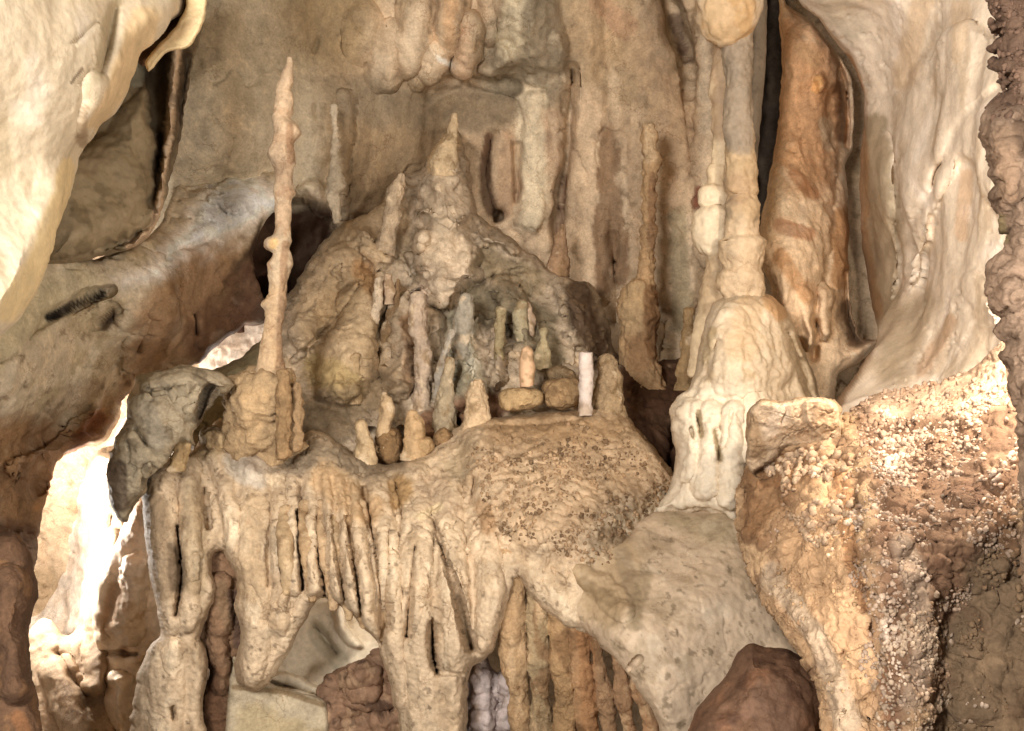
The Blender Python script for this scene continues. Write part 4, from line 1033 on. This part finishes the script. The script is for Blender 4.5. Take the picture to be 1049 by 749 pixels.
tag(spire('hanging_bulb', [(745, -60, 34), (746, -10, 33), (746, 10, 32), (745, 28, 27), (745, 38, 20), (745, 44, 10)], 5.7, base='bbab90', cols=[('s', [(745, 0, 30), (745, 20, 30)], 'cba768', .5), ('n', 'b08c58', 6, .1, .2, .5)], mat='smooth', top=0, bot=.3, disp=(('fbm', .02, 5), ('scallop', .01, 8), ('fbm', .006, 20))),
    label='rounded orange-cream stalactite bulb hanging at the top above the beaded columns', cat='stalactite')
tag(patch('grey_curtain', [(768, -80), (790, -80), (786, 0), (785, 60), (781, 110), (776, 160), (769, 195), (760, 190), (762, 120), (766, 60), (768, 0)], [(775, 60, 6.05)], step=1.2, edge=(8, .1), back=.12, jag=(1, 10), disp=[('fbm', .015, 6, (1, 1, .4)), ('fbm', .006, 25)],
    base='8c8475', mat='smooth', cols=[('n', '6c6558', 6, .1, .2, .5)]), label='thin grey rock curtain along the dark slit, right of the tall column', cat='rock curtain')
tag(spire('stalagmite', [(665, 131, 4), (666, 142, 6.5), (665, 156, 6), (668, 164, 7), (666, 176, 6.5), (664, 200, 5.5), (665, 230, 5), (663, 262, 6), (660, 285, 8), (655, 294, 14), (654, 305, 18), (653, 318, 20), (655, 330, 18), (654, 350, 16), (655, 368, 17), (656, 380, 19), (656, 392, 23), (656, 405, 28)], 7.0, base='ab8d62',
    cols=[('s', [(665, 130, 7), (666, 160, 8)], 'c2ab85', .6), ('s', [(652, 300, 14), (650, 325, 16)], 'ab9268', .8), ('s', [(668, 300, 8), (670, 360, 9)], '7b5a35', .8), ('s', [(655, 355, 14), (655, 370, 14)], '8c6a42', .6), ('s', [(667, 180, 4), (668, 250, 4)], '7e5b3a', .5)],
    top=.8, bot=0, disp=(('fbm', .02, 8), ('billow', .025, 8), ('fbm', .01, 25))), label='thin tan stalagmite rising from a lumpy ochre bulb against the back wall', cat='stalagmite')

# the tall slender one on the left
ts = tag(spire('stalagmite', [(297, 60, 3.2), (297, 66, 4), (295, 72, 5), (294, 80, 7), (292, 86, 8), (290, 92, 7.5), (291, 100, 9), (290, 116, 10), (288, 120, 9), (293, 130, 13), (295, 137, 13.5), (290, 146, 11), (288, 158, 14), (290, 166, 12.5), (291, 176, 9), (291, 185, 9), (291, 198, 10.5), (290, 204, 8.5), (290, 225, 8), (289, 240, 8.5), (285, 247, 13), (284, 254, 12), (289, 260, 9.5), (288, 266, 11.5), (287, 271, 13.5), (286, 278, 11.5), (285, 290, 9), (284, 300, 8.5), (281, 308, 12), (280, 313, 13), (281, 320, 9.5), (279, 345, 10), (277, 365, 12), (277, 385, 16), (276, 396, 19)], 5.35, base='b8a484',
    cols=[('s', [(290, 70, 12), (292, 160, 16)], 'b69d7b', .7), ('s', [(290, 176, 11), (291, 186, 11)], '9a7f60', .6), ('s', [(290, 215, 11), (290, 230, 11)], 'a98f6e', .6), ('s', [(296, 130, 4), (298, 165, 4)], '8b6844', .6), ('s', [(278, 300, 8), (274, 390, 14)], 'bfa379', .7), ('s', [(292, 250, 4), (288, 380, 6)], '8d6b47', .6), ('s', [(280, 248, 5), (279, 252, 4)], 'caa763', .7), ('n', '94704a', 7, .15, .2, .5)],
    top=.6, bot=0, disp=(('fbm', .008, 9), ('fbm', .005, 30), ('crack', .008, 9, (.6, .6, 1.5), .05))), label='very tall slender pinkish-tan stalagmite with knotty swellings on the left', cat='stalagmite')
spire('pedestal', [(277, 388, 20), (268, 396, 27, -.02), (268, 420, 30, .02), (271, 445, 33, .08), (274, 465, 40, .2), (276, 490, 50, .4)], 5.4, base='ae946a', cols=[('s', [(262, 405, 12), (258, 440, 12)], 'b99d70', .7), ('s', [(292, 400, 5), (296, 450, 7)], '7a5d3c', .7)], parent=ts, mat='coarse', top=.4, bot=0, disp=(('billow', .06, 6), ('fbm', .03, 10), ('fbm', .012, 28)))
spire('side_knob', [(290, 384, 6), (292, 400, 8), (291, 430, 8), (290, 462, 9)], 5.22, base='94784f', parent=ts, mat='coarse', disp=(('fbm', .03, 9), ('fbm', .012, 28)))
spire('side_knob', [(304, 396, 5), (305, 420, 6.5), (302, 455, 8)], 5.3, base='9c815a', parent=ts, mat='coarse', disp=(('fbm', .025, 9), ('fbm', .012, 28)))

# ================================================================== small stalagmites on the mound and the ledge
LG = 'small stalagmites on the mound and ledge'
small = [
    ([(466, 118, 3), (464, 135, 5), (459, 148, 9), (456, 160, 13), (455, 172, 14), (455, 190, 10)], 7.0, 'c0aa82', 'cream-yellow cone stalagmite at the very top of the mound', 'rock'),
    ([(398, 284, 4), (399, 296, 5), (398, 312, 5)], 6.45, 'b79f80', 'tiny knobbly stub beside the paler finger, high on the left of the mound', 'rock'),
    ([(388, 288, 4), (387, 305, 5.5), (384, 322, 6), (384, 334, 5)], 6.4, 'c2b296', 'pale finger stalagmite high on the left part of the mound', 'rock'),
    ([(408, 288, 3), (405, 305, 5), (399, 330, 6), (395, 360, 7), (396, 385, 10), (393, 405, 12)], 6.5, '866d4a', 'rough brown ridge-like stalagmite below the pale finger', 'coarse'),
    ([(364, 366, 5), (364, 380, 6), (363, 400, 7), (363, 414, 8)], 6.1, 'a78f66', 'short tan peg stalagmite low on the left flank of the mound', 'rock'),
    ([(428, 304, 6), (427, 318, 9), (427, 340, 9), (432, 348, 8), (433, 370, 9), (432, 400, 8.5), (431, 412, 10)], 6.15, 'ad9b83', 'tall pale pinkish-grey stalagmite left of the blue-grey cluster', 'rock'),
    ([(478, 306, 7), (476, 325, 10), (474, 350, 12), (482, 370, 17), (482, 395, 15)], 6.35, '97917f', 'broad blue-grey stalagmite cluster in the middle of the mound', 'rock'),
    ([(464, 340, 3), (456, 360, 5), (450, 385, 5), (448, 398, 4)], 6.15, 'a8a292', 'thin bluish drip ridge leaning against the blue-grey cluster', 'rock'),
    ([(460, 370, 5), (459, 388, 7), (457, 402, 9), (456, 415, 11), (456, 445, 14)], 6.0, '9c8e70', 'olive-tan stump stalagmite at the foot of the blue-grey cluster', 'rock'),
    ([(512, 318, 5), (511, 345, 5), (512, 380, 5.5)], 6.3, '968963', 'thin olive stalagmite right of the blue-grey cluster', 'rock'),
    ([(534, 312, 6), (532, 330, 8), (536, 350, 6)], 6.45, '9d9474', 'grey-green knob high behind the orange stump', 'rock'),
    ([(540, 312, 4), (543, 330, 6), (540, 350, 6)], 6.5, 'ab957a', 'small pink-tan knob high behind the orange stump', 'rock'),
    ([(557, 338, 2.5), (556, 352, 5), (556, 366, 8), (556, 378, 11)], 6.25, 'a39670', 'small yellowish cone stalagmite behind the orange stump', 'rock'),
    ([(540, 360, 6.5), (540, 375, 7.5), (540, 396, 7)], 5.85, 'c6a47c', 'smooth orange-tan stump stalagmite standing on a flat block', 'smooth'),
    ([(622, 370, 9), (624, 385, 13), (624, 405, 15), (624, 424, 17)], 6.0, '9f8965', 'stout rough tan stalagmite just right of the white one', 'coarse'),
    ([(489, 395, 8), (489, 405, 12), (488, 420, 13), (488, 434, 15)], 5.85, 'b8a17c', 'stubby round-topped cream-tan stalagmite at the left end of the gravelly shelf', 'rock'),
    ([(394, 404, 3), (396, 415, 7), (395, 432, 8), (392, 448, 7)], 5.8, 'b39a71', 'pointed tan stalagmite above the cracked blocks', 'rock'),
    ([(422, 425, 6), (426, 434, 9), (424, 450, 11), (424, 456, 10)], 5.7, 'b09468', 'small capped stub standing in the crack, right of the pointed one', 'rock'),
    ([(371, 434, 5), (373, 448, 8), (374, 465, 11), (374, 478, 12)], 5.6, 'b49e76', 'round-topped tan stub on the left front of the ledge near the fringe', 'rock'),
    ([(186, 446, 4), (187, 456, 7), (184, 470, 8), (180, 482, 10)], 5.05, 'ae9566', 'small ochre stub below the grey boulder at the left', 'rock'),
    ([(705, 318, 4), (704, 340, 6), (702, 370, 7), (699, 400, 9)], 6.2, '9c8256', 'slim ochre stalagmite leaning on the left of the white dome', 'rock'),
    ([(411, 180, 4), (408, 192, 8), (404, 205, 8), (403, 222, 9), (397, 240, 9), (393, 262, 11)], 6.85, 'ab987a', 'knobbly brown and cream stalagmite on the left shoulder of the mound top', 'coarse'),
    ([(576, 232, 3), (574, 250, 7), (572, 268, 11), (570, 284, 14)], 7.3, 'a08260', 'dull tan cone stalagmite behind the right shoulder of the mound', 'rock'),
]
for pts_, Y_, b_, lb_, m_ in small:
    xe, ye, re_ = pts_[-1]
    if m_ != 'smooth' and Y_ < 6.2 and xe > 380:
        pts_ = pts_ + [(xe, ye + 4, re_ * 1.1), (xe, ye + 9, re_ * 1.25), (xe, ye + 15, re_ * 1.35)]
    o_ = spire('stalagmite', pts_, Y_, base=b_, cols=[('n', '80683f', 9, .15, .2, .5), ('n', 'd0bd9a', 9, .28, .15, .45)], mat=m_, top=.9, bot=0,
               disp=(('fbm', .02, 10), ('fbm', .012, 18), ('crack', .012, 9), ('fbm', .006, 36)) if m_ != 'smooth' else (('fbm', .010, 8), ('fbm', .004, 32)))
    tag(o_, lb_, 'stalagmite', LG)
tag(spire('stalagmite', [(600.5, 361, 7.4), (600.8, 375, 7.4), (601, 390, 7.6), (600.2, 405, 7.0), (599.8, 416, 7.0), (599.5, 426, 7.5)], 5.8, base='c4bab0', cols=[('n', 'b9aca4', 10, .15, .2, .6), ('s', [(599, 420, 8)], 'a58f70', .6)], mat='smooth', top=.12, bot=0, disp=(('fbm', .012, 11), ('fbm', .006, 34), ('crack', .008, 12))),
    'bright white flat-topped stalagmite stump on the gravelly shelf', 'stalagmite', LG)

tag(spire('hanging_drip', [(343, 108, 2.5), (343, 150, 4), (344, 172, 6), (346, 190, 9), (341, 200, 7), (344, 214, 6), (345, 226, 3)], 6.85, base='bfb398', mat='rock', top=0, bot=.8, disp=(('fbm', .03, 9), ('fbm', .015, 24))),
    'pale ragged stalactite hanging on the back wall over the dark hollow at the left', 'stalactite')

BG = 'loose blocks on the ledge'
for out_, c_, b_, lb_ in [
    ([(511, 402), (520, 398), (545, 397), (556, 402), (555, 414), (540, 420), (518, 421), (511, 415)], 5.8, 'ab9163', 'flat tan block under the orange stump stalagmite'),
    ([(555, 398), (560, 390), (574, 388), (592, 388), (596, 400), (592, 414), (575, 420), (560, 416)], 5.9, '977c53', 'lumpy brown rock between the flat block and the white stump'),
    ([(560, 380), (575, 374), (590, 382), (590, 392), (565, 392)], 6.1, '8e7a58', 'dark grey-brown rock behind the white stump'),
    ([(384, 446), (392, 438), (408, 440), (412, 452), (410, 470), (398, 478), (386, 468)], 5.75, '85683f', 'brown angular block split by a dark crack left of the capped stub'),
    ([(414, 456), (420, 448), (440, 448), (446, 458), (440, 470), (428, 474), (416, 468)], 5.65, 'a3885c', 'tan knob block directly beneath the capped stub'),
    ([(444, 446), (455, 438), (464, 446), (458, 458), (447, 460)], 5.7, '8c7048', 'small brown rock right of the tan knob block'),
    ([(204, 446), (212, 436), (226, 438), (232, 450), (226, 464), (210, 466)], 5.35, 'b09a70', 'rounded tan rock between the grey boulder and the tall stalagmite foot'),
]:
    o_ = patch('rock_block', out_, [(out_[0][0], out_[0][1], c_)], step=.9, edge=(7, .1), back=.12, jag=(1.2, 5), disp=[('fbm', .03, 8), ('fbm', .012, 26)], base=b_, cols=[('n', '735a38', 10, .15, .2, .5)], mat='coarse', fwarp=0)
    tag(o_, lb_, 'rock', BG)

# ================================================================== foreground right
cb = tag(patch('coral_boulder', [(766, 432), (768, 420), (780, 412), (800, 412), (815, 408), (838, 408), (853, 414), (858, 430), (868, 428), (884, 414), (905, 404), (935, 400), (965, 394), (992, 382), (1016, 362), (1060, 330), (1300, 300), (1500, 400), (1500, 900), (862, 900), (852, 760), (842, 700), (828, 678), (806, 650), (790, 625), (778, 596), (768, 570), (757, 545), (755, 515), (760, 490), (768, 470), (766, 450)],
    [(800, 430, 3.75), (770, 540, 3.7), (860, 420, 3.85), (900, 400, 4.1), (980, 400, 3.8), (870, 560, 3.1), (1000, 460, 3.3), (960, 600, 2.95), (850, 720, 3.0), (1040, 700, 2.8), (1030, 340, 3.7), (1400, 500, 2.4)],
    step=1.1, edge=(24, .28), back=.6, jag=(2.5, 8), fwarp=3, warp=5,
    feats=[('c', [(782, 486, 9, .05), (810, 466, 10, .07), (838, 464, 9, .06), (858, 470, 7, .05)]),
           ('p', [(880, 440), (1100, 420), (1100, 560), (1000, 600), (960, 620), (930, 749), (905, 749), (890, 600), (880, 500)], .05, 24),
           ('c', [(880, 480, 6, .04), (885, 600, 7, .05), (908, 700, 6, .05)]), ('p', [(985, 575), (1100, 560), (1100, 900), (970, 900), (955, 700)], -.07, 34),
           ('w', [(870, 400), (1060, 330), (1100, 560), (960, 640), (930, 760), (900, 760), (880, 560)], .030, 20), ('w', [(770, 470), (870, 470), (900, 700), (900, 900), (830, 700), (780, 600)], .010, 18), ('w', [(870, 400), (1060, 330), (1100, 560), (960, 640), (930, 760), (900, 760), (880, 560)], .012, 44), ('w', [(955, 600), (1100, 580), (1100, 900), (955, 900)], .03, 12), ('c', [(765, 500, 3, .06), (765, 520, 3, .05)]), ('r', [(820, 500, 20, .05), (830, 520, 20, .05)]), ('h', [(850, 620, 40, .06)]), ('c', [(980, 450, 10, .06), (990, 470, 9, .05)])],
    disp=[('fbm', .05, 3), ('billow', .02, 6), ('knob', .010, 20), ('fbm', .008, 30), ('fbm', .003, 60)], base='ad9069',
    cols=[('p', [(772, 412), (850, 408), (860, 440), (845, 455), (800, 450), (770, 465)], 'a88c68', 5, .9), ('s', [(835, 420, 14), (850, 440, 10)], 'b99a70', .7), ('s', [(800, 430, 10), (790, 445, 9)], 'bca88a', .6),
          ('p', [(760, 480), (800, 460), (840, 460), (850, 490), (800, 520), (780, 560), (760, 550)], '7d5b36', 8, .85),  # shadow below the top block, put into the boulder colour
          ('p', [(800, 520), (860, 500), (885, 600), (905, 700), (920, 800), (850, 800), (840, 690), (790, 620)], 'b7946a', 14, .8),
          ('s', [(862, 480, 10), (870, 560, 8), (885, 620, 7)], '96683a', .6), ('s', [(790, 590, 12), (840, 660, 12), (870, 740, 16)], 'b3a084', .7), ('s', [(905, 690, 6), (915, 745, 7)], 'a8693c', .6),
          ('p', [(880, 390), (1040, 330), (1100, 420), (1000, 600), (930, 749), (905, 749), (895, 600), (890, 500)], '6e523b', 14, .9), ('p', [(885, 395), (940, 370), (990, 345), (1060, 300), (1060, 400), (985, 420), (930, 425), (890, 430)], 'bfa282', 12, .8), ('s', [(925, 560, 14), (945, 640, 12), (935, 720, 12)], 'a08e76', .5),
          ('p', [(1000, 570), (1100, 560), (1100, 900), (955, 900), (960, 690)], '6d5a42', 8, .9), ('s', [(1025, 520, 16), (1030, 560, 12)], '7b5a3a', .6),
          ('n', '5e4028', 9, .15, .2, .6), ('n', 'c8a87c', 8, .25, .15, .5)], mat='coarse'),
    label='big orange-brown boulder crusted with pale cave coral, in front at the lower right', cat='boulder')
patch('rock_knob', [(768, 432), (769, 418), (780, 411), (800, 413), (814, 409), (838, 407), (852, 411), (859, 420), (861, 446), (858, 470), (840, 486), (800, 492), (772, 488), (764, 470), (766, 450)],
    [(800, 430, 3.55), (855, 430, 3.6), (770, 440, 3.6), (810, 480, 3.72)], step=.9, edge=(6, .05), back=.28, jag=(1.5, 8), fwarp=1.0, feats=[('c', [(806, 420, 2, .02), (800, 432, 2, .02)]), ('p', [(828, 400), (868, 400), (864, 456), (840, 448), (826, 430)], .02, 5), ('p', [(756, 492), (776, 482), (792, 471), (808, 460), (838, 458), (866, 466), (880, 500), (800, 520), (750, 500)], -.10, 8)],
    disp=[('fbm', .02, 7), ('fbm', .007, 24), ('crack', .012, 9)], base='ab9474', parent=cb, mat='coarse', cols=[('s', [(800, 425, 10), (790, 440, 9)], 'b8a488', .8), ('s', [(770, 430, 6), (776, 465, 8)], '8f744f', .7), ('p', [(756, 492), (776, 482), (792, 471), (808, 460), (838, 458), (866, 466), (880, 500), (800, 520), (750, 500)], '6f5334', 4, .9), ('s', [(845, 420, 12), (848, 440, 9)], 'b39670', .8), ('n', '7d6446', 12, .2, .15, .6)])  # brown lower band: shadow under the block painted in
for a_, n_, r_, b_, s_, dn_ in [
    ([(885, 400), (925, 385), (975, 385), (1040, 400), (1045, 470), (1000, 490), (900, 480), (880, 440)], 2400, (1.0, 3.6), 'a98f76', 7, -.1),
    ([(890, 460), (1045, 450), (1045, 540), (1000, 590), (950, 640), (925, 720), (900, 700), (885, 560)], 3600, (.8, 3.0), '9f8a74', 8, -.16),
    ([(800, 480), (860, 470), (868, 540), (820, 540)], 380, (2.5, 5.5), 'ae9474', 9, -.1),
    ([(790, 540), (880, 560), (900, 700), (870, 749), (820, 640)], 350, (.8, 2.4), 'bb996c', 10, .0),
    ([(905, 640), (960, 640), (950, 760), (915, 760)], 900, (1.6, 3.2), 'a18d74', 12, -.3),
    ([(960, 600), (1049, 590), (1049, 760), (960, 760)], 320, (1.2, 3.6), '7a6448', 11, .02)]:
    no = nodules('cave_coral', a_, cb, n_, r_, b_, [('n', '8c6a48', 9, .15, .2, .5), ('n', 'cfbca6', 7, .25, .2, .5)], parent=cb, seed=s_, dens=dn_)
    if no: no['kind'] = 'stuff'

tag(patch('dark_boulder', [(704, 749), (715, 725), (732, 706), (745, 690), (756, 668), (768, 659), (785, 663), (806, 664), (826, 676), (838, 694), (846, 720), (846, 749), (850, 900), (640, 900), (680, 790)],
    [(770, 680, 3.5), (780, 760, 3.3)], step=1.3, edge=(34, .3), back=.5, jag=(1.5, 14), feats=[('h', [(780, 700, 30, .05)])], disp=[('fbm', .03, 4), ('fbm', .01, 16)], base='6b4f39', cols=[('n', '805b3e', 5, .1, .2, .6), ('n', '4c3222', 7, .15, .2, .5)]),
    label='smooth dark reddish-brown boulder at the bottom edge left of the coral boulder', cat='boulder')

fr = tag(patch('jagged_rock', [(1018, -300), (1012, -40), (1013, 10), (1022, 22), (1010, 24), (1016, 34), (1026, 36), (1010, 50), (1020, 55), (1028, 58), (1011, 68), (1022, 74), (1030, 80), (1020, 84), (1034, 92), (1022, 98), (1010, 112), (1005, 126), (1006, 142), (1010, 158), (1014, 172), (1012, 180), (1020, 190), (1012, 200), (1018, 215), (1026, 222), (1024, 238), (1034, 240), (1030, 252), (1018, 262), (1010, 276), (1010, 300), (1016, 318), (1026, 326), (1018, 340), (1030, 352), (1024, 366), (1034, 378), (1032, 396), (1040, 410), (1044, 450), (1048, 520), (1052, 620), (1056, 760), (1060, 900), (1500, 900), (1500, -300)],
    [(1030, 0, 2.5), (1030, 300, 2.4), (1050, 700, 2.3), (1400, 300, 1.9)], step=1.0, edge=(20, .16), back=.35, jag=(2.2, 4), fwarp=1.5,
    feats=[('r', [(1035, 130, 22, .06), (1035, 190, 18, .05)]), ('r', [(1038, 300, 20, .05)])], disp=[('fbm', .02, 7), ('knob', .010, 28), ('fbm', .005, 60)], base='86705a', mat='coarse',
    cols=[('p', [(1000, -100), (1100, -100), (1060, 60), (1040, 110), (1005, 100)], '5a4434', 8, .8), ('s', [(1030, 140, 14), (1034, 200, 12)], '8d7358', .7), ('s', [(1024, 225, 6), (1030, 245, 5)], '7a6e44', .6), ('n', '5b4632', 12, .1, .2, .6)]),
    label='jagged brown rock with coral teeth hanging close along the right edge', cat='rock')
no = nodules('coral_tooth', [(1000, -50), (1060, -50), (1060, 100), (1000, 100)], fr, 260, (1.5, 4.5), '6a5240', [], parent=fr, seed=21, dens=-.6)
if no: no['kind'] = 'stuff'

for o in bpy.data.objects:
    if '_w' in o.keys():
        del o['_w']
